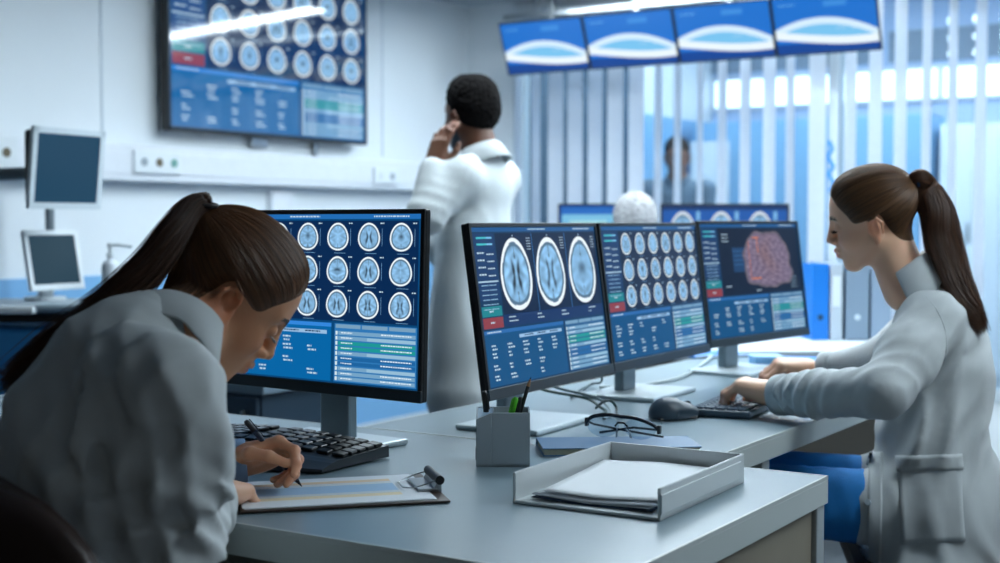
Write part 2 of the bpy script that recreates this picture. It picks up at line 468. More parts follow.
    for k in range(3): s.text(.30 + .1 * k, .695, .07, .012, (30, 60, 100), 4, rng=rng)
    s.rect(.635, .645, .99, .99, q((36, 92, 140)), 1)
    for k in range(3): s.rect(.64 + .117 * k, .65, .75 + .117 * k, .672, (120, 160, 190), 2)
    for k in range(10):
        v = .69 + .03 * k
        c = (30, 150, 150) if k in (2, 3) else ((118, 164, 198) if k not in (5, 6) else (30, 100, 160))
        s.rect(.652, v, .985, v + .022, c, 2); s.rect(.64, v, .649, v + .022, (210, 230, 235), 3)
        s.text(.665, v + .006, .05, .009, (225, 240, 250), rng=rng)
        if k % 3 != 1: s.text(.84, v + .005, .13, .010, (225, 240, 250), rng=rng)
        else: s.rect(.78, v + .002, .985, v + .02, (150, 190, 215), 3)
    return s
M_scr = screen_mat('lit display', 1.0, .28, .12)
M_bezel = mat('monitor bezel', (20, 24, 28), .35)
M_bezlow = mat('monitor lower bezel', (44, 56, 64), .32)
M_neck = mat('monitor stand grey', (126, 144, 154), .38, metal=.3)
M_base = mat('monitor stand base silver', (190, 202, 208), .3, metal=.2)
def monitor(name, c, head, tilt, W, H, screen, label, base_z=.75, group=None, stand=True, bez=.009, low=.022, smat=None, bezm=None, basem=None, cat='computer monitor', base=(.27, .20), th=.04):
    """c centre of the panel face, head = heading of the face normal, degrees"""
    h = R(head)
    root = empty(name, (c[0], c[1], base_z if stand else c[2]), h, label, cat, group)
    # local frame: +X is the face normal, +Y the viewer's right... when looking at the face right is +Y
    ft = Matrix.Translation((0, 0, c[2] - root.location.z)) @ Matrix.Rotation(-R(tilt), 4, 'Y')
    bz = bezm or M_bezel
    b = MB(ft)
    b.b2((-th * .45, -W / 2, -H / 2), (-.002, W / 2, H / 2), .004)
    b.box((-th * .6, 0, 0), (th * .8, W * .62, H * .62), .012)
    b.build('casing', bz, root)
    b = MB(ft)   # raised frame round the screen
    b.b2((-.003, -W / 2, -H / 2 + low), (.002, -W / 2 + bez, H / 2), .001); b.b2((-.003, W / 2 - bez, -H / 2 + low), (.002, W / 2, H / 2), .001)
    b.b2((-.003, -W / 2, H / 2 - bez), (.002, W / 2, H / 2), .001)
    b.build('bezel', bz, root)
    MB(ft).b2((-.003, -W / 2, -H / 2), (.003, W / 2, -H / 2 + low), .001).build('lower_bezel', M_bezlow if bezm is None else bz, root)
    # picture mesh: u -> local +Y, v -> local Z, normal -> +X
    T = ft @ Matrix.Translation((-.0012, 0, (low - bez) / 2)) @ Matrix(((0, 0, 1, 0), (1, 0, 0, 0), (0, 1, 0, 0), (0, 0, 0, 1)))
    screen.build('screen', smat or M_scr, root, T)
    if stand:
        hz = c[2] - base_z
        b = MB(); b.b2((-.105, -.040, 0.006), (-.078, .040, hz - H * .12), .006); b.build('stand_neck', M_neck, root)
        b = MB(); b.box((-.07, 0, hz - H * .12), (.07, .10, .09), .01); b.build('mount', M_dark, root)
        b = MB(); b.box((-.05, 0, .006), (base[1], base[0], .012), .005); b.build('stand_base', basem or M_base, root)
    return root
W6, H6, BZ, LW = .596, .353, .009, .022
def scr(kind, seed, bright=1., side=True): return ui(W6 - 2 * BZ, H6 - BZ - LW, kind, seed, bright, side)
monitor('computer_monitor', (-1.457, 2.487, 1.014), 2.65, 7.9, .578, H6, ui(.578 - 2 * BZ, H6 - BZ - LW, 'three', 3), 'black computer monitor showing three large brain scans side by side, behind the pen holder')
monitor('computer_monitor', (-1.477, 3.077, 1.014), 1.7, 7.2, W6, H6, scr('grid', 12), 'middle computer monitor of the row of three, showing three rows of six small scans')
monitor('computer_monitor', (-1.463, 3.705, 1.019), -6.9, 7.4, W6, H6, scr('tumour', 7), 'computer monitor showing a purple tissue image, in front of the right-hand woman')
monitor('computer_monitor', (-1.714, 1.998, 1.038), -94.2, 2.0, W6, H6, scr('grid', 5, 1.3), 'computer monitor with brain scans and results table, in front of the woman writing')
# ------------------------------------------------------------------ wall television, hanging screens
tvW, tvH = 1.44, .815
TV = empty('wall_television', (-4.5, 5.038, 1.605), 0, 'large wall mounted television showing rows of brain scans, above the white trunking', 'television')
b = MB(); b.b2((-.05, -tvW / 2, 0), (-.002, tvW / 2, tvH), .006); b.build('casing', M_black, TV)
b = MB()
for (a0, a1, z0, z1) in ((-tvW / 2, -tvW / 2 + .012, 0, tvH), (tvW / 2 - .012, tvW / 2, 0, tvH), (-tvW / 2, tvW / 2, 0, .016), (-tvW / 2, tvW / 2, tvH - .012, tvH)):
    b.b2((-.004, a0, z0), (.003, a1, z1), .001)
b.build('bezel', mat('television bezel', (40, 46, 52), .3, metal=.5), TV)
T = Matrix.Translation((-.0015, 0, tvH / 2)) @ Matrix(((0, 0, 1, 0), (1, 0, 0, 0), (0, 1, 0, 0), (0, 0, 0, 1)))
M_tv = screen_mat('television display', 1.0, .07, .9)
ui(tvW - .024, tvH - .03, 'grid', 21, 1.25).build('screen', M_tv, TV, T)
b = MB(); b.box((-.075, 0, tvH * .5), (.05, .5, .4), .004); b.box((-.075, .38, -.03), (.02, .03, .16), .003); b.box((-.075, -.05, -.02), (.02, .12, .05), .003); b.build('wall_bracket', M_steel, TV)

HM = []
for k in range(4):
    s = Screen(.514, .284); B1, B2, B3 = (26, 112, 206), (30, 132, 220), (10, 66, 150)
    s.rect(0, 0, 1, 1, B1, 0); s.rect(0, .82, 1, 1, B3, 1)
    s.text(.06, .12, .16, .03, (110, 180, 235), 2); s.rect(.5, .1, .72, .2, (60, 140, 220), 1)
    # pale dome-shaped film
    n = 40; u = np.linspace(-.5, .5, n)
    def band(top, bot, col, lay, u0=-.5):
        P = [((a) * s.W, (.5 - top(a)) * s.H) for a in u] + [((a) * s.W, (.5 - bot(a)) * s.H) for a in u]
        s.poly(P, [(i, i + 1, n + i + 1, n + i) for i in range(n - 1)], L3(col), lay * 1e-4)
    f = lambda a: .38 + .9 * (a + .05) ** 2
    g = lambda a: .72 + .10 * np.sin(2.6 * (a + .3)) 
    band(lambda a: f(a), lambda a: f(a) + .12, (214, 238, 255), 2)
    band(lambda a: f(a) + .1, g, (120, 196, 240), 1.5)
    band(lambda a: g(a) - .08, lambda a: g(a) + .06, (236, 248, 255), 3)
    s.text(.6, .58, .1, .02, (190, 220, 245), 4); s.text(.75, .60, .05, .02, (190, 220, 245), 4)
    s.sw = None
    x = -3.795 + .532 * k
    nm = ['leftmost', 'second from left', 'third from left', 'rightmost'][k]
    h = monitor('ceiling_monitor', (x, 6.44, 2.160), -90, -22, .528, .30, s, nm + ' of the four ceiling screens hanging in a row', stand=False, low=.008, bez=.007, smat=M_scr, cat='ceiling monitor', group=None)
    MB().b2((-.10, -.02, .0), (-.07, .02, .34), .003).build('hanger', M_steel, h)
    MB().b2((-.105, -.06, -.06), (-.03, .06, .06), .003).build('mount', M_dark, h)
    HM.append(h)
rail = MB().b2((-4.1, 6.50, 2.335), (-1.9, 6.53, 2.365), .002); 
for x in (-3.9, -3.0, -2.1): rail.b2((x, 6.505, 2.36), (x + .03, 6.525, 2.5), .002)
props(rail.build('mounting_rail', M_steel), 'steel rail above the four hanging ceiling screens', 'rail')

# vertical blinds before the glazing
bl = empty('vertical_blind', (-3.0, BY - .08, 2.4), 0, 'white vertical slat blind hanging before the glass partition', 'blind')
MB().b2((-1.25, -.025, -.01), (4.8, .035, .04), .004).build('head_rail', M_white, bl)
M_slat = mat('blind slat fabric', (240, 243, 247), .7, noise=.04, nscale=30)
nt = M_slat.node_tree; tl = nt.nodes.new('ShaderNodeBsdfTranslucent'); tl.inputs[0].default_value = lin((226, 232, 242)); mx = nt.nodes.new('ShaderNodeMixShader'); mx.inputs[0].default_value = .6
nt.links.new(nt.nodes['Principled BSDF'].outputs[0], mx.inputs[1]); nt.links.new(tl.outputs[0], mx.inputs[2]); nt.links.new(mx.outputs[0], nt.nodes['Material Output'].inputs[0])
edges = [(518, 5), (536, 8), (555.5, 15), (575, 15), (595, 14), (615, 17), (636, 15), (658, 6), (677.5, 5), (700, 3.5), (722, 6.5), (745, 8), (769, 10), (790, 5), (817, 16), (850, 8), (875, 10), (900, 8), (926, 4), (952, 3), (980, 5), (1012, 5)]
xs = []
for (cx, w) in edges:
    p = onY(cx, 150, BY - .08); dep = float((p - C0) @ CF); wm = w / FPX * dep
    xs.append((p[0], wm))
for i, (x, wm) in enumerate(xs):
    sw = .089     # slat width; turned so that its apparent width matches
    # apparent lateral width of a slat turned by angle g: sw*|cos(g)*cosYaw + sin(g)*sinYaw|
    g0 = math.asin(max(-1, min(1, wm / sw * .98)))
    g = g0 - (PI / 2 - YAW) + PI / 2 if False else (g0 - math.atan2(math.cos(YAW), math.sin(YAW)))
    b = MB(Matrix.Translation((x + 3.0, 0, 0)) @ Matrix.Rotation(g, 4, 'Z'))
    n = 5; pts = []
    for k in range(n): a = (k / (n - 1) - .5); pts.append((a * sw, .006 * (1 - (2 * a) ** 2)))
    pts += [(p[0], p[1] - .0012) for p in pts[::-1]]
    b.prism(pts, -2.02, -.015); b.box((0, 0, -2.02), (sw * .9, .004, .03), .001)
    b.build('slat', M_slat, bl)

# trunking on the wall with sockets
t = MB().b2((WX, 2.4, 1.37), (WX + .10, BY - .03, 1.53), .008).b2((WX + .09, 2.4, 1.40), (WX + .106, BY - .03, 1.50), .002).build('trim_4', M_trunk); t['kind'] = 'structure'
def socket_plate(y0, y1, z0, z1, label, outs):
    t = empty('socket_plate', (WX + .104, (y0 + y1) / 2, (z0 + z1) / 2), 0, label, 'socket'); w, h = y1 - y0, z1 - z0
    MB().box((.008, 0, 0), (.016, w, h), .004).build('plate', M_white, t)
    for (f, c) in outs:
        b = MB(); b.cyl((.015, f * w, 0), (.019, f * w, 0), .019); b.build('outlet', mat('socket %s' % c, {'grey': (150, 160, 168), 'dark': (96, 84, 60), 'green': (110, 160, 150), 'white': (212, 218, 224)}[c], .4), t)
socket_plate(4.10, 4.375, 1.405, 1.505, 'white socket plate with three outlets on the trunking, left below the television', [(-.3, 'grey'), (0.02, 'dark'), (.34, 'green')])
socket_plate(5.80, 6.03, 1.40, 1.485, 'white double socket plate on the trunking beside the standing man', [(-.25, 'white'), (.2, 'grey')])
socket_plate(3.2, 3.5, 1.40, 1.53, 'gas and power outlet plate on the trunking behind the arm monitor, at the left edge', [(-.3, 'grey'), (0.0, 'grey'), (.3, 'dark')])
# small wall box below trunking right of ML
props(MB().box((WX + .02, 5.15, 1.285), (.04, .16, .12), .004).build('cable_box', M_trunk), 'small white cable box on the wall under the trunking', 'cable box')

# ------------------------------------------------------------------ desks
M_top = mat('desk laminate', (122, 142, 152), .30, noise=.05, nscale=5, bump=.02, bscale=400, spec=.5)
M_edge = mat('desk edge light', (190, 198, 196), .35)
M_leg = mat('desk frame', (168, 176, 178), .35, metal=.2)
M_taupe = mat('taupe panel', (140, 132, 116), .6, noise=.05, nscale=6)
def desk(name, x0, x1, y0, y1, label, legs, panels, th=.048):
    t = empty(name, ((x0 + x1) / 2, (y0 + y1) / 2, 0), 0, label, 'desk'); cx, cy = (x0 + x1) / 2, (y0 + y1) / 2
    MB().b2((x0 - cx + .003, y0 - cy + .003, .75 - .006), (x1 - cx - .003, y1 - cy - .003, .75), .0005).build('tabletop', M_top, t)
    b = MB(); e = .004
    b.b2((x0 - cx, y0 - cy, .75 - th), (x1 - cx, y1 - cy, .7441), .0015)
    for (a0, b0, a1, b1) in ((x0, y0, x1, y0 + e), (x0, y1 - e, x1, y1), (x0, y0, x0 + e, y1), (x1 - e, y0, x1, y1)):
        b.b2((a0 - cx, b0 - cy, .744), (a1 - cx, b1 - cy, .7505))
    b.build('edge_band', M_edge, t)
    for (lx, ly) in legs: MB().b2((lx - cx - .02, ly - cy - .02, 0), (lx - cx + .02, ly - cy + .02, .75 - th), .003).build('leg', M_leg, t)
    for (p0, p1) in panels: MB().b2((p0[0] - cx, p0[1] - cy, p0[2]), (p1[0] - cx, p1[1] - cy, p1[2]), .002).build('side_panel', M_taupe, t)
    return t
desk('office_desk', -2.9, -.758, 1.438, 2.262, 'front desk with dark grey top and pale edge, carrying clipboard, pen holder and paper tray', [(-2.86, 1.48), (-2.86, 2.22), (-.782, 2.236), (-.782, 1.47)], [((-.790, 1.492, .03), (-.770, 2.214, .7)), ((-2.75, 2.0, .3), (-.82, 2.015, .70))])
desk('office_desk', -1.787, -1.0, 2.266, 4.12, 'second desk behind the front one, carrying the row of three monitors', [(-1.03, 2.62), (-1.75, 2.32), (-1.75, 4.08), (-1.03, 4.08)], [((-1.6, 2.7, .3), (-1.585, 4.05, .70))])
# counter and desk further back
def rdesk(c, ang, w, d, label, name='office_desk'):
    t = empty(name, (c[0], c[1], 0), ang, label, 'desk')
    MB().b2((-w / 2, 0, .72), (w / 2, d, .75), .003).build('tabletop', mat('pale counter', (186, 196, 204), .4), t)
    MB().b2((-w / 2 + .02, .02, 0), (-w / 2 + .06, d - .02, .72), .003).build('side_panel', M_grey, t)
    MB().b2((w / 2 - .06, .02, 0), (w / 2 - .02, d - .02, .72), .003).build('side_panel', M_grey, t)
    MB().b2((-w / 2 + .06, .06, .25), (w / 2 - .06, .08, .72), .003).build('front_panel', mat('dark taupe', (84, 80, 74), .6), t)
    return t
c3 = onZ(800, 351, .75)
rdesk(c3 + np.array([.03, .02, 0]), R(35), 1.25, .62, 'pale counter carrying the blue and grey binders, behind the right-hand monitor')
c4 = onZ(690, 318, .75)
rdesk(c4 - CF * [1, 1, 0] * .25, R(32.4), 1.7, .75, 'desk in the back of the room carrying two monitors before the white-haired person')
def blue_ui(W, H, domes):
    s = Screen(W, H); s.rect(0, 0, 1, 1, (20, 84, 168), 0)
    if not domes:
        s.rect(.02, .03, .6, .97, (120, 190, 225), 1); s.rect(.02, .03, .98, .12, (34, 104, 190), 2); s.rect(.1, .2, .5, .6, (160, 215, 225), 2); s.rect(.62, .15, .97, .6, (60, 140, 205), 2)
    else:
        s.rect(.0, .0, 1, .06, (14, 50, 104), 1)
        for k in range(3):
            s.scan(.16 + .31 * k, .40, .22, .62, seed=9 + k * 3, nr=14, na=40)
            s.rect(.27 + .31 * k, .08, .30 + .31 * k, .2, (120, 180, 225), 2)
    return s
mA = at(607, 240, 5.9); mB = at(725, 240, 5.9)
monitor('computer_monitor', (mA[0], mA[1], 1.10), -57.6, 3, .43, .345, blue_ui(.412, .32, False), 'monitor with a plain light blue page, beside the white-haired head at the back', base_z=.75, low=.016)
monitor('computer_monitor', (mB[0], mB[1], 1.10), -57.6, 3, .565, .345, blue_ui(.547, .32, True), 'monitor at the back showing three white scan domes, right of the white-haired head', base_z=.75, low=.016)
# ------------------------------------------------------------------ implicit surfaces for bodies and clothes
def smin(a, b, k):
    if k <= 0: return np.minimum(a, b)
    h = np.maximum(k - np.abs(a - b), 0) / k
    return np.minimum(a, b) - h * h * k * .25
class Form:
    def __init__(s): s.p = []
    def add(s, f, lo, hi, k=.01, op='u'): s.p.append((f, np.array(lo, float), np.array(hi, float), k, op)); return s
    def ell(s, c, r, k=.01, op='u', rot=None):
        c = np.array(c, float); r = np.array(r, float)
        Q = np.array(Euler([R(a) for a in rot]).to_matrix()) if rot is not None else None
        def f(P):
            q = P - c
            if Q is not None: q = q @ Q
            k0 = np.sqrt(((q / r) ** 2).sum(-1)); k1 = np.sqrt(((q / r ** 2) ** 2).sum(-1)) + 1e-9
            return k0 * (k0 - 1) / k1
        m = r.max() if rot is not None else r
        return s.add(f, c - m, c + m, k, op)
    def cone(s, a, b, ra, rb=None, k=.01, op='u', flat=None, fk=1.):
        """round cone; flat = axis along which the section is squeezed by fk"""
        a = np.array(a, float); b = np.array(b, float); rb = ra if rb is None else rb; ab = b - a; L2 = ab @ ab + 1e-12
        if flat is not None: n = np.array(flat, float); n /= np.linalg.norm(n)
        def f(P):
            q = P - a; t = np.clip(q @ ab / L2, 0, 1); v = q - t[..., None] * ab
            if flat is not None:
                w = v @ n; v = v + (w * (1 / fk - 1))[..., None] * n
                return (np.sqrt((v ** 2).sum(-1)) - (ra + t * (rb - ra))) * min(1, fk)
            return np.sqrt((v ** 2).sum(-1)) - (ra + t * (rb - ra))
        m = max(ra, rb) * max(1, fk)
        return s.add(f, np.minimum(a, b) - m, np.maximum(a, b) + m, k, op)
    def chain(s, P, rad, k=.01, k2=None, flat=None, fk=1.):
        for i in range(len(P) - 1):
            s.cone(P[i], P[i + 1], rad[i], rad[i + 1], (k2 if k2 is not None and i else k), flat=flat, fk=fk)
        return s
    def disp(s, f, lo=(-9, -9, -9), hi=(9, 9, 9)): return s.add(f, lo, hi, 0, 'd')
    def comb(s, d, v, k, op):
        if op == 'u': return smin(d, v, k)
        if op == 's': return -smin(-d, v, k)
        if op == 'i': return -smin(-d, -v, k)
        return d + v
    def __call__(s, P):
        d = np.full(P.shape[:-1], 1.0)
        for f, lo, hi, k, op in s.p: d = s.comb(d, f(P), k, op)
        return d
    def mesh(s, h, lo=None, hi=None):
        U = [p for p in s.p if p[4] == 'u']
        lo = np.min([p[1] for p in U], 0) - 3 * h if lo is None else np.array(lo, float)
        hi = np.max([p[2] for p in U], 0) + 3 * h if hi is None else np.array(hi, float)
        n = np.ceil((hi - lo) / h).astype(int) + 1
        ax = [lo[i] + h * np.arange(n[i]) for i in range(3)]
        d = np.full(n, 1.0)
        for f, a, b, k, op in s.p:
            mg = k + 4 * h
            i0 = np.maximum(((a - mg - lo) / h).astype(int), 0); i1 = np.minimum(((b + mg - lo) / h).astype(int) + 2, n)
            if (i1 <= i0).any(): continue
            sl = tuple(slice(i0[j], i1[j]) for j in range(3))
            P = np.stack(np.meshgrid(*[ax[j][sl[j]] for j in range(3)], indexing='ij'), -1)
            if op == 'd':
                sub = d[sl]; mk = np.abs(sub) < .06
                if mk.any(): sub[mk] += f(P[mk])
            else: d[sl] = s.comb(d[sl], f(P), k, op)
        return surface_nets(d, lo, h)
def surface_nets(d, lo, h):
    n = np.array(d.shape); sgn = d < 0
    cs = np.zeros(n - 1, int)
    for i in (0, 1):
        for j in (0, 1):
            for k in (0, 1): cs += sgn[i:n[0] - 1 + i, j:n[1] - 1 + j, k:n[2] - 1 + k]
    cells = np.argwhere((cs > 0) & (cs < 8)); idx = -np.ones(n - 1, int); idx[tuple(cells.T)] = np.arange(len(cells))
    acc = np.zeros((len(cells), 3)); cnt = np.zeros(len(cells))
    for ax in range(3):
        o1, o2 = [a for a in range(3) if a != ax]
        for u in (0, 1):
            for v in (0, 1):
                a = cells.copy(); a[:, o1] += u; a[:, o2] += v; b = a.copy(); b[:, ax] += 1
                da = d[tuple(a.T)]; db = d[tuple(b.T)]; m = (da < 0) != (db < 0)
                t = np.where(m, da / np.where(m, da - db, 1), 0)
                off = np.zeros((len(cells), 3)); off[:, o1] = u; off[:, o2] = v; off[:, ax] = t
                acc[m] += off[m]; cnt[m] += 1
    V = lo + h * (cells + acc / cnt[:, None]); F = []
    for ax in range(3):
        o1, o2 = [(1, 2), (2, 0), (0, 1)][ax]
        sl0 = [slice(1, -1)] * 3; sl1 = [slice(1, -1)] * 3; sl0[ax] = slice(0, -1); sl1[ax] = slice(1, None)
        A = sgn[tuple(sl0)]; B = sgn[tuple(sl1)]; e = np.argwhere(A != B); first = A[tuple(e.T)]
        base = e.copy()
        for j in range(3):
            if j != ax: base[:, j] += 1
        q = []
        for (u, v) in ((-1, -1), (0, -1), (0, 0), (-1, 0)):
            c = base.copy(); c[:, o1] += u; c[:, o2] += v; q.append(idx[tuple(c.T)])
        q = np.stack(q, 1); q = np.where(first[:, None], q, q[:, ::-1]); F.append(q)
    F = np.concatenate(F); F = F[(F >= 0).all(1)]
    return V, F
def smooth_verts(V, F, it=2, lam=.5):
    n = len(V); V = V.copy()
    E = np.concatenate([F[:, [0, 1]], F[:, [1, 2]], F[:, [2, 3]], F[:, [3, 0]]])
    deg = np.bincount(E.ravel(), minlength=n)[:, None] + 1e-9
    for _ in range(it):
        A = np.zeros_like(V)
        for j in range(3):
            A[:, j] = np.bincount(E[:, 0], V[E[:, 1], j], n) + np.bincount(E[:, 1], V[E[:, 0], j], n)
        V = V + lam * (A / deg - V)
    return V
def join(parts):
    V = []; F = []; C = []; n = 0
    for p in parts:
        V.append(p[0]); F.append(p[1] + n); n += len(p[0]); C.append(p[2] if len(p) > 2 else np.ones((len(p[0]), 3)))
    return np.concatenate(V), np.concatenate(F), np.concatenate(C)
_rs = np.random.RandomState(11); _G = _rs.rand(32, 32, 32)
def vnoise(P):
    """tiling value noise in [-1,1]"""
    i = np.floor(P).astype(int); f = P - i; f = f * f * (3 - 2 * f); r = 0
    for a in (0, 1):
        for b in (0, 1):
            for c in (0, 1):
                w = np.where(a, f[..., 0], 1 - f[..., 0]) * np.where(b, f[..., 1], 1 - f[..., 1]) * np.where(c, f[..., 2], 1 - f[..., 2])
                r = r + w * _G[(i[..., 0] + a) % 32, (i[..., 1] + b) % 32, (i[..., 2] + c) % 32]
    return r * 2 - 1
def folds(c, rad, n, freq, amp, seed=0, warp=1.2):
    """cloth folds: ridges across direction n around point c"""
    c = np.array(c, float); n = np.array(n, float); n /= np.linalg.norm(n)
    def f(P):
        q = P - c; g = np.exp(-(q ** 2).sum(-1) / rad ** 2)
        ph = (q @ n) * freq + warp * vnoise(P * 7 + seed * 7.3) * 1.5
        rd = (.5 + .5 * np.cos(2 * ph)) ** 2; return -amp * g * (rd - .3) * (.65 + .6 * vnoise(P * 6 + seed * 3.1 + 5))
    return f, c - 2 * rad, c + 2 * rad
def frame(h, p, r):
    """columns: face direction, left, up"""
    h, p, r = R(h), R(p), R(r)
    x = np.array([math.cos(p) * math.cos(h), math.cos(p) * math.sin(h), -math.sin(p)]); y = np.array([-math.sin(h), math.cos(h), 0]); z = np.cross(x, y)
    return np.stack([x, y * math.cos(r) + z * math.sin(r), -y * math.sin(r) + z * math.cos(r)], 1)

# ------------------------------------------------------------------ head (local: x face, y left, z up, origin between the ears)
def head_form(neck_end, male=False, slim=1.0):
    f = Form(); w = 1.04 if male else .98
    f.ell((-.008, 0, .045), (.093, .073 * w, .076), 0)
    f.ell((.030, 0, .030), (.056, .064 * w, .070), .03)
    f.ell((.032, 0, -.035), (.046, .052 * w, .055), .03)
    for s in (-1, 1):
        f.ell((.052, s * .036 * w, -.022), (.030, .024, .028), .02)                      # cheek
        f.cone((.002, s * .052 * w, -.040), (.060, s * .020, -.088), .017 if male else .0145, .013, .025)     # jaw
        f.cone((.080, s * .010, .030), (.064, s * .045, .032), .0085, .0085, .015)          # brow
    f.ell((.064, 0, -.058), (.030, .031, .030), .02)
    f.ell((.070, 0, -.090), (.018, .021, .016 if male else .014), .018)                     # chin
    for s in (-1, 1): f.ell((.094, s * .032, .008), (.018, .020, .014), .018, 's')
    f.cone((.0865, 0, .026), (.1045, 0, -.017), .0080, .0088, .014); f.ell((.080, 0, -.034), (.019, .018, .016), .012)                          # nose
    f.ell((.1075, 0, -.0215), (.0085, .009, .008), .006)
    for s in (-1, 1):
        f.ell((.0975, s * .0115, -.0265), (.0095, .0065, .0065), .006)
        f.ell((.1005, s * .0060, -.0335), (.0042, .0026, .0026), .002, 's')
        f.ell((.0745, s * .032, .008), (.0130, .0155, .0130), .004)                         # closed lid over the eyeball
        f.cone((.0870, s * .020, .0035), (.0790, s * .046, .0030), .0012, .0008, .003, 's')
    f.cone((.093, -.016, -.0505), (.0985, 0, -.0495), .0045, .0058, .006); f.cone((.093, .016, -.0505), (.0985, 0, -.0495), .0045, .0058, .006)
    f.cone((.0905, -.013, -.0605), (.0945, 0, -.0612), .005, .0068, .006); f.cone((.0905, .013, -.0605), (.0945, 0, -.0612), .005, .0068, .006)
    f.cone((.092, -.021, -.0550), (.103, 0, -.0552), .0009, .0012, .002, 's'); f.cone((.092, .021, -.0550), (.103, 0, -.0552), .0009, .0012, .002, 's')
    f.ell((.095, 0, -.039), (.004, .0035, .007), .004, 's')
    for s in (-1, 1):                                                                       # ear
        e = np.array([-.008, s * .0785 * w, -.006]); g = 1.03; a3 = lambda *v: np.array(v) * g
        f.ell(e, a3(.0165, .0062, .030), .006, rot=(s * -8, 12, s * 22))
        f.ell(e + a3(.003, s * .0070, .002), a3(.0095, .0058, .017), .003, 's', rot=(0, 12, s * 22))
        f.ell(e + a3(-.001, s * .004, .018), a3(.006, .004, .006), .004, 's')
        f.cone(e + a3(.011, s * -.001, .018), e + a3(-.004, s * .006, .029), .0034, .0036, .003)
        f.cone(e + a3(-.004, s * .006, .029), e + a3(-.017, s * .010, .014), .0036, .0036, .003)
        f.cone(e + a3(-.017, s * .010, .014), e + a3(-.014, s * .008, -.010), .0036, .003, .003)
        f.ell(e + a3(.002, 0, -.027), a3(.007, .0042, .0085), .005)
        f.ell(e + a3(.013, s * .002, -.003), a3(.004, .004, .006), .004)
    ne = np.array(neck_end, float)
    rn = .060 if male else .0525
    f.cone((-.018, 0, -.035), ne, rn, rn * 1.06, .022)
    return f
def head_color(V, skin, male=False):
    """pigment: lips, ear and cheek tint"""
    c = np.tile(L3(skin), (len(V), 1)); x, y, z = V.T
    lip = np.exp(-(((x - .097) / .012) ** 2 + (y / .018) ** 2) ** 2) * (np.exp(-((z + .0555) / .0095) ** 4))
    c = c * (1 - lip[:, None] * np.array([.15, .5, .42]))
    ck = np.exp(-(((x - .07) / .03) ** 2 + ((np.abs(y) - .04) / .02) ** 2 + ((z + .02) / .022) ** 2))
    c = c * (1 - ck[:, None] * np.array([0, .14, .14]))
    ear = (np.abs(y) > .077) & (np.abs(z) < .04); c[ear] *= np.array([1.0, .84, .80])
    return c
def rad_on(form, o, D, r0=.03, r1=.2, it=18):
    """distance from o along unit directions D to the surface (last inside point)"""
    ts = np.linspace(r0, r1, 50); d = np.stack([form(o + D * t) for t in ts], 0)
    ins = d < 0; last = np.where(ins.any(0), len(ts) - 1 - np.argmax(ins[::-1], 0), 0)
    a = ts[last]; b = ts[np.minimum(last + 1, len(ts) - 1)]
    for _ in range(10):
        m = (a + b) / 2; i = form(o + D * m[..., None]) < 0; a = np.where(i, m, a); b = np.where(i, b, m)
    return a
def slerp(a, b, t):
    w = np.arccos(np.clip((a * b).sum(-1, keepdims=True), -1, 1)); s = np.sin(w) + 1e-9
    return (np.sin((1 - t) * w) * a + np.sin(t * w) * b) / s
HAIRLINE = [(.080, 0, .082), (.076, .030, .080), (.062, .053, .060), (.045, .062, .040), (.036, .066, .020), (.024, .070, .016), (.012, .074, .024), (-.010, .075, .032), (-.027, .074, .018), (-.035, .070, -.010), (-.046, .054, -.040), (-.064, .028, -.048), (-.070, 0, -.050)]
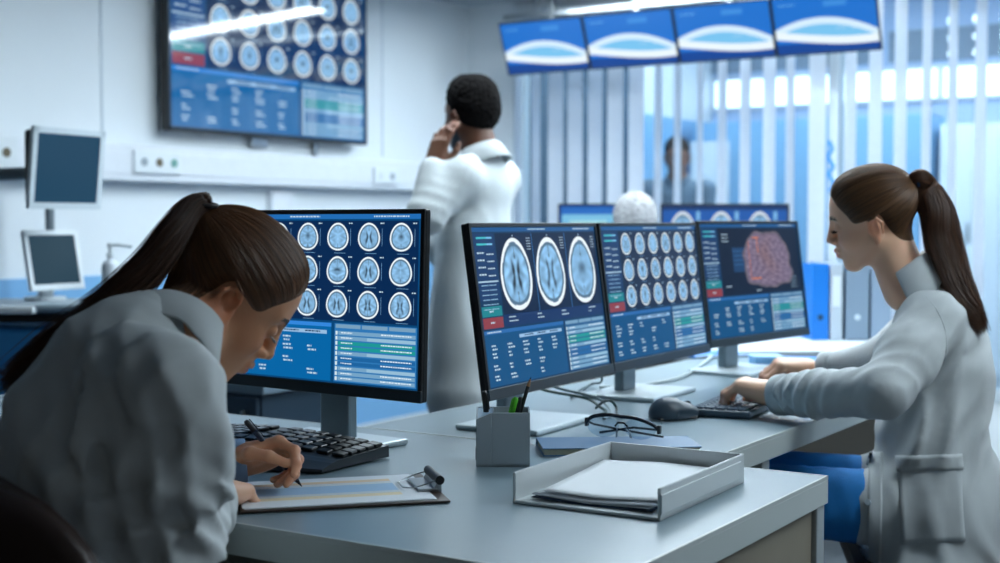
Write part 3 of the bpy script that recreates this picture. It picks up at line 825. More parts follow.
def hair_cap(bald, tie, colr, M, off, seed=0, thick=.009, nstr=2600, tone=(.55, 1.5)):
    """combed-back hair: cap surface plus strands from the hairline to the tie; arrays in world space"""
    rng = np.random.RandomState(seed); o = np.array([-.008, 0, .035])
    hl = HAIRLINE + [(x, -y, z) for (x, y, z) in HAIRLINE[-2:0:-1]]
    P = catmull(hl + [hl[0]], 361)[:-1]; D = P - o; D /= np.linalg.norm(D, axis=1, keepdims=True)
    T = np.array(tie) - o; T /= np.linalg.norm(T); nP = len(D); nt = 44
    t = np.linspace(0, 1, nt)[:, None, None]
    big = 4
    Dp = D[None].repeat(nt, 0); G = slerp(Dp, T[None, None], t)
    rr = rad_on(bald, o, G.reshape(-1, 3)).reshape(nt, nP)
    ph = np.arange(nP)
    gro = sum(a * np.sin(ph * fq + p) for a, fq, p in ((.35, .35, 1), (.3, .83, 2), (.3, 1.7, 4), (.25, 2.9, 0)))
    tt = t[:, :, 0]
    thk = thick * (1 - (1 - np.minimum(tt * 5, 1)) ** 2) * (1 - .12 * tt) + .0012
    rr2 = rr + thk + gro[None] * .0007 * np.minimum(tt * 4, 1)
    V = o + G * rr2[..., None]
    i, j = np.meshgrid(np.arange(nt - 1), np.arange(nP), indexing='ij')
    F = np.stack([i * nP + j, i * nP + (j + 1) % nP, (i + 1) * nP + (j + 1) % nP, (i + 1) * nP + j], -1).reshape(-1, 4)
    base = L3(colr); tn = .75 + .25 * rng.rand(nP)
    C = np.tile(base * .8, (nt, nP, 1)) * tn[None, :, None]
    cap = (V.reshape(-1, 3) @ M.T + off, F[:, ::-1], C.reshape(-1, 3))
    # strands
    k = rng.rand(nstr) * nP; k0 = k.astype(int) % nP; fr = (k % 1)[:, None]
    Ds = D[k0] * (1 - fr) + D[(k0 + 1) % nP] * fr; Ds /= np.linalg.norm(Ds, axis=1, keepdims=True)
    s0 = rng.rand(nstr) ** 1.2 * .72; s0[: nstr // 3] = 0; K = 22
    ts = s0[:, None] + (1 - s0)[:, None] * np.linspace(0, 1, K)[None]
    G = slerp(Ds[:, None], T[None, None], ts[..., None])
    wob = rng.randn(nstr, 1, 3) * .012 * np.sin(np.linspace(0, PI, K))[None, :, None]
    G = G + wob; G /= np.linalg.norm(G, axis=2, keepdims=True)
    rs = rad_on(bald, o, G.reshape(-1, 3)).reshape(nstr, K)
    th = thick * (1 - (1 - np.minimum(ts * 5, 1)) ** 2) * (1 - .12 * ts) + .0012
    lay = rng.rand(nstr)[:, None] * .0022 * np.minimum(ts * 6, 1) + .0002
    L = o + G * (rs + th + lay)[..., None]
    Vs, Fs = tube_arrays(L, np.full(K, .00055), 3)
    cs = base * rng.uniform(tone[0], tone[1], (nstr, 1)) * (1 + rng.uniform(-.06, .06, (nstr, 3)))
    Cs = np.repeat(cs, K * 3, 0)
    return cap, (Vs @ M.T + off, Fs, Cs)
def pony(path, radii, n, colr, seed=0, K=34, tone=(.5, 1.5), flat=(1, 1), frizz=.004, up=(0, 0, 1), tipspread=1.0):
    """bundle of strands round a centre path (world), with a solid core"""
    rng = np.random.RandomState(seed); P = catmull(path, K); rad = catmull([(r, 0, 0) for r in radii], K)[:, 0]
    T = np.gradient(P, axis=0); T /= np.linalg.norm(T, axis=1, keepdims=True)
    U = np.cross(T, np.array(up, float)); U /= np.linalg.norm(U, axis=1, keepdims=True); W = np.cross(T, U)
    a = rng.rand(n) * 2 * PI; r = np.sqrt(rng.rand(n)) ** .6
    tw = a[:, None] + .5 * np.sin(np.linspace(0, 3, K))[None] * rng.randn(n)[:, None] * .35
    rk = rad[None] * r[:, None] * flat[0]; rk2 = rad[None] * r[:, None] * flat[1]
    L = P[None] + (np.cos(tw) * rk)[..., None] * U[None] + (np.sin(tw) * rk2)[..., None] * W[None]
    L = L + frizz * rng.randn(n, 1, 3) * (np.linspace(0, 1, K) ** 2)[None, :, None] * tipspread
    # uneven lengths
    ln = np.clip(1 - np.abs(rng.randn(n)) * .06, .75, 1); idx = ln[:, None] * np.linspace(0, K - 1, K)[None]
    i0 = np.minimum(idx.astype(int), K - 2); f = (idx - i0)[..., None]; s_ = np.arange(n)[:, None]
    L = L[s_, i0] * (1 - f) + L[s_, i0 + 1] * f
    tr = np.full(K, .0006); tr[-6:] = np.linspace(.0006, .0002, 6)
    Vs, Fs = tube_arrays(L, tr, 3)
    cs = L3(colr) * rng.uniform(tone[0], tone[1], (n, 1)) * (1 + rng.uniform(-.06, .06, (n, 3)))
    Cs = np.repeat(cs, K * 3, 0)
    # core
    m = 26; ang = np.arange(m) * 2 * PI / m; g = 1 + .05 * np.sin(ang * 7) + .04 * np.sin(ang * 11 + 1)
    kk = int(K * .9); V = P[:kk, None] + (np.cos(ang) * g)[None, :, None] * U[:kk, None] * rad[:kk, None, None] * flat[0] * .86 + (np.sin(ang) * g)[None, :, None] * W[:kk, None] * rad[:kk, None, None] * flat[1] * .86
    V = V.reshape(-1, 3); i, j = np.meshgrid(np.arange(kk - 1), np.arange(m), indexing='ij')
    F = np.stack([i * m + j, i * m + (j + 1) % m, (i + 1) * m + (j + 1) % m, (i + 1) * m + j], -1).reshape(-1, 4)
    return (V, F, np.tile(L3(colr) * .6, (len(V), 1))), (Vs, Fs, Cs)

# ------------------------------------------------------------------ hand (local: x to the fingers, y to the thumb side, z back of hand; origin wrist)
def hand_form(curl, spread=(6, 1, -4, -10), thumb=None, s=1.0, arm=.16, lift=None):
    """curl: four (mcp,pip,dip) triples in degrees; thumb: list of 4 points; returns Form with forearm stub"""
    f = Form(); fy = [.024, .008, -.009, -.024]; mx = [.084, .086, .081, .073]
    Ls = [(.040, .025, .021), (.044, .028, .022), (.041, .026, .022), (.032, .020, .019)]
    f.cone((-arm, 0, 0), (0, 0, 0), .034, .0245, .0, flat=(0, 0, 1), fk=.82)
    f.cone((0, 0, 0), (.025, 0, 0), .0245, .027, .02, flat=(0, 0, 1), fk=.66)
    for i in range(4):
        f.cone((.012, fy[i] * .62, .001), (mx[i], fy[i], 0), .0135, .0105, .018)
    f.ell((.035, .019, -.009), (.028, .016, .014), .014); f.ell((.035, -.020, -.008), (.034, .011, .012), .014)
    g = []
    for i in range(4):
        a = R(spread[i]); p = np.array([mx[i], fy[i], 0.]); d = 0; pts = [p]
        for l, c in zip(Ls[i], curl[i]):
            d += R(c); p = p + l * np.array([math.cos(d) * math.cos(a), math.cos(d) * math.sin(a), -math.sin(d)]); pts.append(p)
        r = [.0098, .0088, .0078, .0066]; r = [q * (.9 if i == 3 else 1) for q in r]
        sub = Form(); sub.chain(pts, r, .004)
        for q in (1, 2): sub.ell(pts[q], (r[q] * 1.1,) * 3, .003)
        lo = np.min([u[1] for u in sub.p], 0); hi = np.max([u[2] for u in sub.p], 0)
        f.add(lambda P, sub=sub: sub(P), lo, hi, .0045)
    th = thumb or [(.012, .022, -.006), (.040, .045, -.016), (.068, .056, -.020), (.092, .058, -.022)]
    sub = Form(); sub.chain(th, [.0145, .0115, .0100, .0078], .006)
    lo = np.min([u[1] for u in sub.p], 0); hi = np.max([u[2] for u in sub.p], 0)
    f.add(lambda P, sub=sub: sub(P), lo, hi, .010)
    return f
def hand_mesh(form, M, off, s, skin, h=.0021):
    V, F = form.mesh(h); V = smooth_verts(V, F, 1, .4)
    c = np.tile(L3(skin), (len(V), 1))
    tip = np.clip((V[:, 0] - .085) / .06, 0, 1)[:, None]; c = c * (1 - tip * np.array([0, .12, .10]))
    if np.linalg.det(M) < 0: F = F[:, ::-1]
    return (V * s) @ M.T + off, F, c
def hframe(xdir, zdir, left=False):
    """hand frame: fingers along xdir, back of hand towards zdir; thumb on +y for the right hand seen from the back = mirrored for a left one"""
    x = np.array(xdir, float); x /= np.linalg.norm(x); z = np.array(zdir, float); z -= (z @ x) * x; z /= np.linalg.norm(z)
    y = np.cross(z, x)
    if left: y = -y       # mirrored hand
    return np.stack([x, y, z], 1)
def put(name, arr, material, parent, smooth=True):
    V, F, C = arr
    return link_mesh(name, np_mesh(name, V, F, C), material, parent, smooth, True)
# ------------------------------------------------------------------ people
M_skin = mat('skin', (214, 170, 148), .45, attr='Col', sss=.12, bump=.05, bscale=900, spec=.4)
M_hair = mat('hair', (60, 40, 28), .42, attr='Col', spec=.45)
M_coat = mat('white coat cotton', (196, 202, 204), .75, noise=.025, nscale=14, bump=.12, bscale=700, sheen=.15, spec=.25)
M_coatL = M_coat
M_jean = mat('blue trousers', (26, 130, 208), .8, noise=.06, nscale=40, bump=.2, bscale=600)
M_shoe = mat('white shoe', (206, 210, 214), .5)
M_shoed = mat('dark shoe', (30, 30, 34), .4)
M_cuff = mat('light blue shirt', (120, 150, 186), .7, noise=.03, nscale=60)
M_chair = mat('brown chair plastic', (52, 38, 34), .45, noise=.06, nscale=12)
SKIN_L, SKIN_R, SKIN_M = (214, 154, 116), (236, 188, 156), (100, 66, 50)
UP = np.array([0, 0, 1.])
def azv(a): return np.array([math.cos(R(a)), math.sin(R(a)), 0.])
def collar(c, axis, fwd, r0, r1, h, drop, gap=.5, n=60, th=.003, sq=(1, 1)):
    """turned-down collar: c centre, axis up along the neck, fwd to the throat"""
    ax = np.array(axis, float); ax /= np.linalg.norm(ax); f = np.array(fwd, float); f -= (f @ ax) * ax; f /= np.linalg.norm(f); l = np.cross(ax, f)
    prof = [(r0 - th, 0), (r0 - th, h), (r0 + th, h + .004), (r0 + .006 + th, h), (r1, -drop), (r1 - th, -drop - .002), (r0 + .004, h - .006), (r0 + .002, 0)]
    a = np.linspace(gap, 2 * PI - gap, n); V = []
    for k, t in enumerate(a):
        e = min(1, (min(k, n - 1 - k)) / 6.)
        tip = 1 - min(1, abs(min(t, 2 * PI - t) - gap) / .9)
        for (r, z) in prof:
            zz = z if z >= 0 else z * (1 + .9 * tip)
            zz -= .35 * h * tip
            V.append(np.array(c) + ax * zz + (f * math.cos(t) * sq[0] + l * math.sin(t) * sq[1]) * (r * (1 + .10 * tip)))
    m = len(prof); F = []
    for k in range(n - 1):
        for j in range(m): F.append((k * m + j, (k + 1) * m + j, (k + 1) * m + (j + 1) % m, k * m + (j + 1) % m))
    F.append(tuple(range(4))); F.append((0, 3, 4, 7)); F.append((4, 5, 6, 7)); b = (n - 1) * m
    F += [(b + 3, b + 2, b + 1, b), (b + 7, b + 4, b + 3, b), (b + 7, b + 6, b + 5, b + 4)]
    return np.array(V), np.array(F), np.ones((len(V), 3))
def patch(form, quad, n, m, th, d0, d1, lift=.0012):
    """a cloth patch lying on a form: the quad's four corners are given as sight lines"""
    q = np.array(quad, float); V = []; 
    for i in range(n + 1):
        for j in range(m + 1):
            u, v = j / m, i / n; p = (q[0] * (1 - u) + q[1] * u) * (1 - v) + (q[3] * (1 - u) + q[2] * u) * v
            V.append(onform(form, p[0], p[1], d0, d1)[0])
    V = np.array(V); e = .003; g = np.stack([form(V + np.eye(3)[a] * e) - form(V - np.eye(3)[a] * e) for a in range(3)], 1); g /= np.linalg.norm(g, axis=1, keepdims=True)
    A = V + g * (th + lift); Bk = V - g * .002; N = len(V); F = []; id_ = lambda i, j: i * (m + 1) + j
    for i in range(n):
        for j in range(m): F.append((id_(i, j), id_(i + 1, j), id_(i + 1, j + 1), id_(i, j + 1)))
    for i in range(n):
        for j, fl in ((0, 0), (m, 1)):
            a, b = id_(i, j), id_(i + 1, j); F.append((a, N + a, N + b, b) if not fl else (b, N + b, N + a, a))
    for j in range(m):
        for i, fl in ((0, 0), (n, 1)):
            a, b = id_(i, j), id_(i, j + 1); F.append((b, N + b, N + a, a) if not fl else (a, N + a, N + b, b))
    V = np.concatenate([A, Bk]); return V, np.array(F), np.ones((len(V), 3))
def onform(F_, px, py, d0, d1):
    """first hit of a sight line on a form"""
    t = np.linspace(d0, d1, 500); P = C0 + ray(px, py)[None] * t[:, None]; d = F_(P); k = np.argmax(d < 0)
    return P[k], t[k]
def relief(c, u, v, hu, hv, amp, soft=.003):
    c = np.array(c, float); u = np.array(u, float); u /= np.linalg.norm(u); v = np.array(v, float); v /= np.linalg.norm(v)
    def f(P):
        q = P - c; a = hu - np.abs(q @ u); b = hv - np.abs(q @ v)
        w = np.cross(u, v); m = np.minimum(a, b)
        return -amp * np.clip(m / soft, 0, 1) * (np.abs(q @ w) < .2)
    e = max(hu, hv) * 1.5 + .05
    return f, c - e, c + e
def person_head(pos, M, neck_world, skin, male=False, h=.0026, brow=(50, 36, 28), hairc=None):
    ne = M.T @ (np.array(neck_world) - pos)
    f = head_form(ne, male); V, F = f.mesh(h); V = smooth_verts(V, F, 1, .35)
    c = head_color(V, skin, male)
    return f, (V @ M.T + pos, F, c)
def lashes(M, pos, col=(24, 16, 12)):
    rng = np.random.RandomState(2); L = []; 
    for s in (-1, 1):
        for k in range(46):
            u = rng.rand(); y = s * (.020 + .027 * u); x = .0878 - .0095 * u ** 1.6; z = .0032
            d = np.array([.0105, s * .004 * (u - .2) * 2, -.0035 + .001 * rng.randn()]); p = np.array([x, y, z])
            L.append(np.array([p, p + d * .5 + [0, 0, -.0008], p + d + [0, 0, .0012]]))
    lash = tube_arrays(np.array(L), np.array([.00045, .0004, .00015]), 3)
    B = []
    for s in (-1, 1):
        for k in range(150):
            u = rng.rand(); y = s * (.010 + .040 * u); z = .0275 + .006 * math.sin(u * PI * .75) + rng.randn() * .0018
            x = .0935 - .0185 * u ** 1.7
            d = np.array([-.001 - .004 * u, s * .006, .0018 * (1 - 1.6 * u)]); p = np.array([x, y, z])
            B.append(np.array([p, p + d * .5 + [.0008, 0, 0], p + d]))
    bro = tube_arrays(np.array(B), np.array([.0005, .0005, .0002]), 3)
    f = lambda t, c: (t[0] @ M.T + pos, t[1], np.tile(L3(c), (len(t[0]), 1)))
    return f(lash, col), f(bro, (58, 42, 32))
def legs(f, hipL, hipR, kneeL, kneeR, ankL, ankR, r=(.085, .062, .045)):
    for a, b, c in ((hipL, kneeL, ankL), (hipR, kneeR, ankR)):
        f.cone(a, b, r[0], r[1], .03); f.cone(b, c, r[1], r[2], .02)
def shoe(p, az, m, root, name='shoe'):
    b = Form(); d = azv(az); p = np.array(p)
    b.cone(p + [0, 0, .045], p + d * .13 + [0, 0, .03], .042, .034, .01, flat=UP, fk=.85); b.cone(p + [0, 0, .07], p + [0, 0, .045], .04, .042, .02)
    b.add(lambda P: -(P[..., 2] - .004), p - .3, p + .3, 0.004, 's0') if False else None
    V, F = b.mesh(.006); V[:, 2] = np.maximum(V[:, 2], .002)
    return put(name, (V, F, np.ones((len(V), 3))), m, root)

# ---------- woman writing at the left
hp, HM_ = np.array([-1.384, 1.434, 1.083]), frame(58, 42.5, 9)
h = azv(43); rd = azv(-47)
root = empty('person', (-1.45, 1.20, 0), R(43), 'woman with a long brown ponytail in a white coat, bent over a clipboard and writing', 'person')
C7 = at(160, 331, 1.83)
mid = at(140, 372, 1.80)
shR = at(166, 392, 1.67); shL = mid * 2 - shR + h * .03
T1, T2, T3, T4 = at(130, 378, 1.80), at(108, 428, 1.80), at(84, 510, 1.81), at(40, 630, 1.82)
elR, wrR = at(166, 533, 1.71), at(211, 493, 2.02)
wrL = onZ(238, 461, .80); elL = at(150, 470, 2.17)
knR = T4 + h * .42 + rd * .11 + UP * -.02; knL = T4 + h * .42 - rd * .11 + UP * -.02
knR[2] = knL[2] = .52
f, headA = person_head(hp, HM_, C7 + h * .02 - UP * .02, SKIN_L)
B = Form()   # torso, arms and legs under the clothes
B.chain([C7 + h * .03, T1 - UP * .03 + h * .02, T2 - UP * .03, T3, T4], [.045, .055, .10, .115, .13], .03, flat=h, fk=.62)
B.chain([shR, elR + (wrR - elR) * 0, wrR], [.035, .03, .022], .03); B.chain([shL, elL, wrL], [.035, .03, .022], .03)
B.cone(shR, T1, .035, .05, .03); B.cone(shL, T1, .035, .05, .03)
legs(B, T4 + rd * .09, T4 - rd * .09, knR, knL, knR * [1, 1, 0] + [0, 0, .12], knL * [1, 1, 0] + [0, 0, .12], (.06, .045, .035))
bV, bF = B.mesh(.010)
# hands
SL = .93
MR = hframe(onZ(258, 489, .765) - wrR, UP * 1 + CF * .2); handR = hand_mesh(hand_form([(38, 42, 22), (42, 46, 25), (46, 48, 25), (48, 48, 25)], arm=.09), MR, wrR, SL, (226, 178, 150))
tip = onZ(302, 486.5, .7575); pend = at(256.5, 433.5, 2.17); pdir = (pend - tip) / np.linalg.norm(pend - tip)
grip = tip + pdir * .030
ML = hframe(np.array(grip + UP * .045) - wrL, UP * .75 + CF * .55, left=True)
handL = hand_mesh(hand_form([(46, 44, 20), (56, 54, 28), (62, 66, 36), (66, 70, 40)], thumb=[(.012, .022, -.006), (.038, .044, -.020), (.070, .044, -.036), (.094, .030, -.050)], arm=.09), ML, wrL, SL, (214, 158, 124))
body = put('body', join([headA, (bV, bF, np.tile(L3(SKIN_L), (len(bV), 1))), handR, handL]), M_skin, root)
la, br = lashes(HM_, hp); put('eyelashes', la, M_hair, root); put('eyebrows', br, M_hair, root)
tieL = np.array([-.104, .0, .068])
cap, strands = hair_cap(f, tieL, (104, 70, 46), HM_, hp, 1, .008, 3600)
hair = put('hair', join([cap, strands]), M_hair, root)
tw = HM_ @ (tieL * 1.0) + hp
dt = float((tw - C0) @ CF)
pL = [HM_ @ np.array([-.092, 0, .060]) + hp, tw + (tw - hp) * .10] + [at(x, y, dt + (1.80 - dt) * k) for x, y, k in ((203, 204, .0), (188, 213, .15), (171, 236, .4), (152, 263, .6), (127, 289, .8), (94, 318, .95), (58, 343, 1), (28, 368, .95), (8, 388, .9))]
core, st = pony(pL, [.012, .015, .018, .020, .022, .023, .022, .019, .014, .008, .004], 1100, (74, 48, 33), 3, K=44, frizz=.006, tipspread=1.6)
put('ponytail', join([core, st]), M_hair, root)
b = MB(); tdir = HM_ @ np.array([-.03, 0, .04]); b.tube([list(tw + .017 * (math.cos(a) * (HM_ @ np.array([.8, 0, .6])) + math.sin(a) * (HM_ @ np.array([0, 1., 0]))) + tdir * .25) for a in np.linspace(0, 2 * PI, 17)], .004, 6)
b.build('hair_tie', mat('dark hair tie', (26, 22, 26), .7), root, True)
e = HM_ @ np.array([.001, -.0865, -.041]) + hp; MB().sph(tuple(e), .0042).sph(tuple(e - UP * .010), .0028).build('earring', M_steel, root, True)
# coat
K = Form()
K.chain([C7 - UP * .015 - h * .0, T1, T2, T3, T4], [.058, .095, .150, .180, .20], .05, flat=h, fk=.70)
K.cone(shR, T1 + rd * .02 - UP * .02, .062, .070, .05); K.cone(shL, T1 - rd * .02 - UP * .02, .062, .070, .05)
K.chain([shR, (shR + elR) / 2 + h * .005, elR], [.072, .070, .066], .022, .03)
K.chain([elR, (elR * .4 + wrR * .6), wrR - (wrR - elR) * .20], [.066, .053, .044], .02, .02)
K.chain([shL, elL, wrL - (wrL - elL) * .22], [.068, .060, .042], .035, .02)
K.cone(T4, T4 - UP * .12 - h * .02, .20, .21, .04, flat=h, fk=.7)
for a_, b_ in ((T4 + rd * .1, knR), (T4 - rd * .1, knL)): K.cone(a_, a_ * .35 + b_ * .65, .095, .085, .04)
up_arm = elR - shR; up_arm /= np.linalg.norm(up_arm); fa = (wrR - elR) / np.linalg.norm(wrR - elR)
D_ = lambda *a, **k: K.disp(*folds(*a, **k))
D_(elR, .11, up_arm * .7 - fa * .5, 95, .014, seed=1); D_((elR + wrR) / 2, .12, fa + UP * .4, 80, .012, seed=2)
D_(shR + up_arm * .08, .13, up_arm * .5 + rd * .5 + CR * .6, 60, .014, seed=3)
D_(shR - h * .08, .12, rd + UP * .6, 70, .012, seed=4)
D_(T2 - h * .08 + rd * .1, .20, rd * .9 + UP * .25, 42, .018, seed=5)
D_(T3 + rd * .1, .22, UP * .8 + h * .6, 40, .016, seed=6)
D_(T3 - h * .1, .25, rd + UP * .2, 34, .016, seed=8)
D_(shR + up_arm * .12 + rd * .03, .16, CR + UP * .25, 75, .012, seed=31); D_(wrR - fa * .05, .05, fa, 170, .006, seed=7)
# shoulder-blade seam and yoke line
K.disp(lambda P: -.0018 * vnoise(P * 11), T4 - .6, C7 + .6)
V, F = K.mesh(.0056); V = smooth_verts(V, F, 2, .5)
coat = put('lab_coat', (V, F, np.ones((len(V), 3))), M_coatL, root)
nk = (hp + HM_ @ np.array([-.03, 0, -.06])) - C7; nk /= np.linalg.norm(nk)
put('collar', collar(C7 + nk * .010 + h * .008 - UP * .014, nk * .8 + UP * .4, h - UP * .4, .062, .082, .020, .044, .62), M_coatL, root)
# cuffs
def cuff(a, b, r, w, m, name='cuff'):
    a = np.array(a); b = np.array(b); d = (b - a) / np.linalg.norm(b - a)
    MM = Matrix.Translation(Vector(a)) @ Vector(d).to_track_quat('Z', 'Y').to_matrix().to_4x4()
    k = MB(MM); k.lathe([(r * .86, 0), (r, .002), (r * 1.03, w * .5), (r, w), (r * .95, w + .002), (r * .88, w), (r * .86, w * .3)]); return k.build(name, m, root, True)
cuff(wrL - (wrL - elL) * .20, wrL, .036, .040, M_cuff, 'shirt_cuff')
cuff(wrR - (wrR - elR) * .24, wrR, .045, .038, M_coatL)
# trousers, shoes
Tt = Form(); legs(Tt, T4 + rd * .09, T4 - rd * .09, knR, knL, knR * [1, 1, 0] + [0, 0, .12] - h * .04, knL * [1, 1, 0] + [0, 0, .12] - h * .04, (.085, .065, .05)); V, F = Tt.mesh(.012)
put('trousers', (V, F, np.ones((len(V), 3))), mat('dark trousers', (40, 46, 58), .8), root)
for kk in (knR, knL): shoe(kk * [1, 1, 0] - h * .05, 43, M_shoed, root)
# chair of the writing woman
def chair(c, az, seat, label, back_h, metal, wback=.44, leanb=.05):
    t = empty('office_chair', (c[0], c[1], 0), R(az), label, 'chair')
    b = MB(); b.box((0, 0, seat - .03), (.44, .46, .06), .025); b.build('seat', M_chair, t)
    P = []; n = 18
    bb = bmesh.new(); rows = []
    for i in range(15):
        v = i / 14; z = seat + .10 + (back_h - .10) * v; w = wback * (.74 + .26 * math.sin(PI * min(v * 1.25, 1) * .5 + .0)) / 2
        if v > .6: w *= math.sqrt(max(0., 1 - ((v - .6) / .4) ** 2 * .9))
        row = []
        for k in range(n + 1):
            a = (k / n * 2 - 1); row.append((-.235 - leanb * v + .05 * a * a, a * w, z))
        rows.append(row)
    vs = [[bb.verts.new(p) for p in r] for r in rows]; vb = [[bb.verts.new((p[0] - .022, p[1], p[2])) for p in r] for r in rows]
    for i in range(14):
        for k in range(n):
            bb.faces.new((vs[i][k], vs[i][k + 1], vs[i + 1][k + 1], vs[i + 1][k])); bb.faces.new((vb[i + 1][k], vb[i + 1][k + 1], vb[i][k + 1], vb[i][k]))
        bb.faces.new((vs[i + 1][0], vb[i + 1][0], vb[i][0], vs[i][0])); bb.faces.new((vs[i][n], vb[i][n], vb[i + 1][n], vs[i + 1][n]))
    for k in range(n): bb.faces.new((vs[14][k], vs[14][k + 1], vb[14][k + 1], vb[14][k])); bb.faces.new((vb[0][k], vb[0][k + 1], vs[0][k + 1], vs[0][k]))
    me = bpy.data.meshes.new('backrest'); bmesh.ops.recalc_face_normals(bb, faces=bb.faces); bb.to_mesh(me); bb.free(); link_mesh('backrest', me, M_chair, t, True)
    MB().tube([(-.1, 0, seat - .05), (-.24, 0, seat - .05), (-.28, 0, seat + .0), (-.275, 0, seat + .2)], .014, 10).build('back_support', metal, t)
    MB().cyl((0, 0, .10), (0, 0, seat - .05), .025).cyl((0, 0, .07), (0, 0, .14), .04).build('column', metal, t)
    for k in range(5):
        a = 2 * PI * k / 5 + .3
        l = MB().tube([(0, 0, .10), (.28 * math.cos(a), .28 * math.sin(a), .065)], .018, 8).build('leg', metal, t)
        MB().cyl((.28 * math.cos(a) - .02 * math.sin(a), .28 * math.sin(a) + .02 * math.cos(a), .03), (.28 * math.cos(a) + .02 * math.sin(a), .28 * math.sin(a) - .02 * math.cos(a), .03), .03, n=16).build('castor', M_black, l)
    return t
chair((-1.42, 1.25), 90, .45, 'dark brown swivel chair with rounded back under the woman who writes', .44, M_steel, .50)
# ---------- woman typing at the right
hp, HM_ = np.array([-.932, 3.084, 1.193]), frame(190, 13, -12)
h = azv(203); rd = azv(113)      # rd: her right, away from the camera
root = empty('person', (-.75, 3.0, 0), R(203), 'woman with a long ponytail in a white coat, sitting at right and typing', 'person')
C7 = at(921, 276, 3.08)
T1, T2, T3, T4 = at(938, 318, 3.08), at(938, 375, 3.06), at(930, 445, 3.04), at(938, 505, 3.06)
shN = at(931, 322, 2.92); shF = T1 * 2 - shN + h * .02; shF[2] = shN[2]
elN, wrN = at(884, 392, 2.78), at(777, 395, 3.02)
elF, wrF = at(884, 362, 3.28), at(812, 371, 3.40)
knN = T4 + h * .43 - rd * .09; knF = T4 + h * .42 + rd * .10; knN[2] = .57; knF[2] = .57
f, headA = person_head(hp, HM_, C7 + h * .03 - UP * .03, SKIN_R)
B = Form()
B.chain([C7 + h * .03, T1 - UP * .03 + h * .02, T2, T3, T4], [.045, .06, .11, .105, .13], .03, flat=h, fk=.62)
for s_, e_, w_ in ((shN, elN, wrN), (shF, elF, wrF)):
    B.chain([s_, e_, w_], [.035, .03, .022], .03); B.cone(s_, T1, .035, .05, .03)
legs(B, T4 - rd * .09, T4 + rd * .09, knN, knF, knN * [1, 1, 0] + [0, 0, .12], knF * [1, 1, 0] + [0, 0, .12], (.06, .045, .035))
bV, bF = B.mesh(.010)
MN = hframe(at(727, 379, 3.11) - wrN, UP * 1 + rd * .12 + (-CF) * .15, left=True)
handN = hand_mesh(hand_form([(36, 36, 16), (42, 40, 20), (44, 42, 20), (46, 44, 22)], spread=(12, 4, -5, -14), thumb=[(.012, .022, -.006), (.040, .044, -.018), (.072, .050, -.030), (.096, .048, -.042)], arm=.06), MN, wrN, 1.14, SKIN_R)
MF = hframe(at(742, 358, 3.36) - wrF, UP * 1 - rd * .2, left=False)
handF = hand_mesh(hand_form([(50, 44, 22), (50, 48, 24), (52, 50, 26), (52, 50, 28)], thumb=[(.012, .022, -.006), (.040, .044, -.020), (.074, .044, -.036), (.100, .036, -.050)], arm=.10), MF, wrF, 1.12, SKIN_R)
put('body', join([headA, (bV, bF, np.tile(L3(SKIN_R), (len(bV), 1))), handN, handF]), M_skin, root)
la, br = lashes(HM_, hp); put('eyelashes', la, M_hair, root); put('eyebrows', br, M_hair, root)
tieL = np.array([-.104, .0, .064])
cap, strands = hair_cap(f, tieL, (106, 76, 52), HM_, hp, 4, .008, 3000)
put('hair', join([cap, strands]), M_hair, root)
tw = HM_ @ (tieL * 1.0) + hp
pR = [HM_ @ np.array([-.092, 0, .060]) + hp, HM_ @ np.array([-.118, 0, .074]) + hp, at(925, 190, 3.06), at(938, 215, 3.04), at(945, 250, 3.02), at(955, 280, 2.99), at(968, 306, 2.95), at(983, 333, 2.93)]
core, st = pony(pR, [.012, .022, .034, .040, .042, .036, .026, .012], 1200, (92, 60, 40), 5, K=40, frizz=.004, tipspread=1.2)
put('ponytail', join([core, st]), M_hair, root)
b = MB(); b.tube([list(tw + HM_ @ np.array([-.012, .015 * math.cos(a), .004 + .015 * math.sin(a)])) for a in np.linspace(0, 2 * PI, 17)], .0045, 6)
b.build('hair_tie', mat('blue hair tie', (40, 70, 110), .7), root, True)
K = Form(); D_ = lambda *a, **k: K.disp(*folds(*a, **k))
K.chain([C7 - UP * .04 - h * .02, T1 - UP * .03, T2, T3, T4], [.052, .11, .155, .150, .175], .05, flat=h, fk=.72)
K.cone(shN, T1 - rd * .02 - UP * .02, .060, .07, .05); K.cone(shF, T1 + rd * .02 - UP * .02, .060, .07, .05)
K.chain([shN, (shN + elN) / 2, elN], [.066, .061, .054], .03, .03)
K.chain([elN, elN * .4 + wrN * .6, wrN - (wrN - elN) * .08], [.054, .050, .044], .02, .02)
K.chain([shF, elF, wrF - (wrF - elF) * .30], [.064, .058, .042], .03, .02)
hem = at(925, 610, 3.02)
K.cone(T4, hem, .185, .205, .05, flat=h, fk=.78)
for a_, b_ in ((T4 - rd * .1, knN), (T4 + rd * .1, knF)): K.cone(a_, a_ * .65 + b_ * .35, .095, .085, .05)
up_arm = (elN - shN) / np.linalg.norm(elN - shN); fa = (wrN - elN) / np.linalg.norm(wrN - elN)
D_(elN, .10, up_arm * .7 - fa * .6, 85, .007, seed=11); D_((elN + wrN) / 2, .12, fa + UP * .5, 85, .014, seed=12)
D_(wrN - fa * .04, .07, fa - UP * .3, 120, .010, seed=13); D_(shN + up_arm * .1, .13, up_arm * .4 + CR * .5, 70, .012, seed=14)
D_(T2 - rd * .12, .16, h * .8 + UP * .5, 60, .014, seed=15); D_(T3 - rd * .1, .2, h + UP * .3, 40, .014, seed=16)
D_(T4 - rd * .1 - UP * .1, .22, h * .9 - UP * .2, 38, .016, seed=17)
side = -rd; pk = at(931, 487, 2.86)
fe = at(868, 490, 2.95)
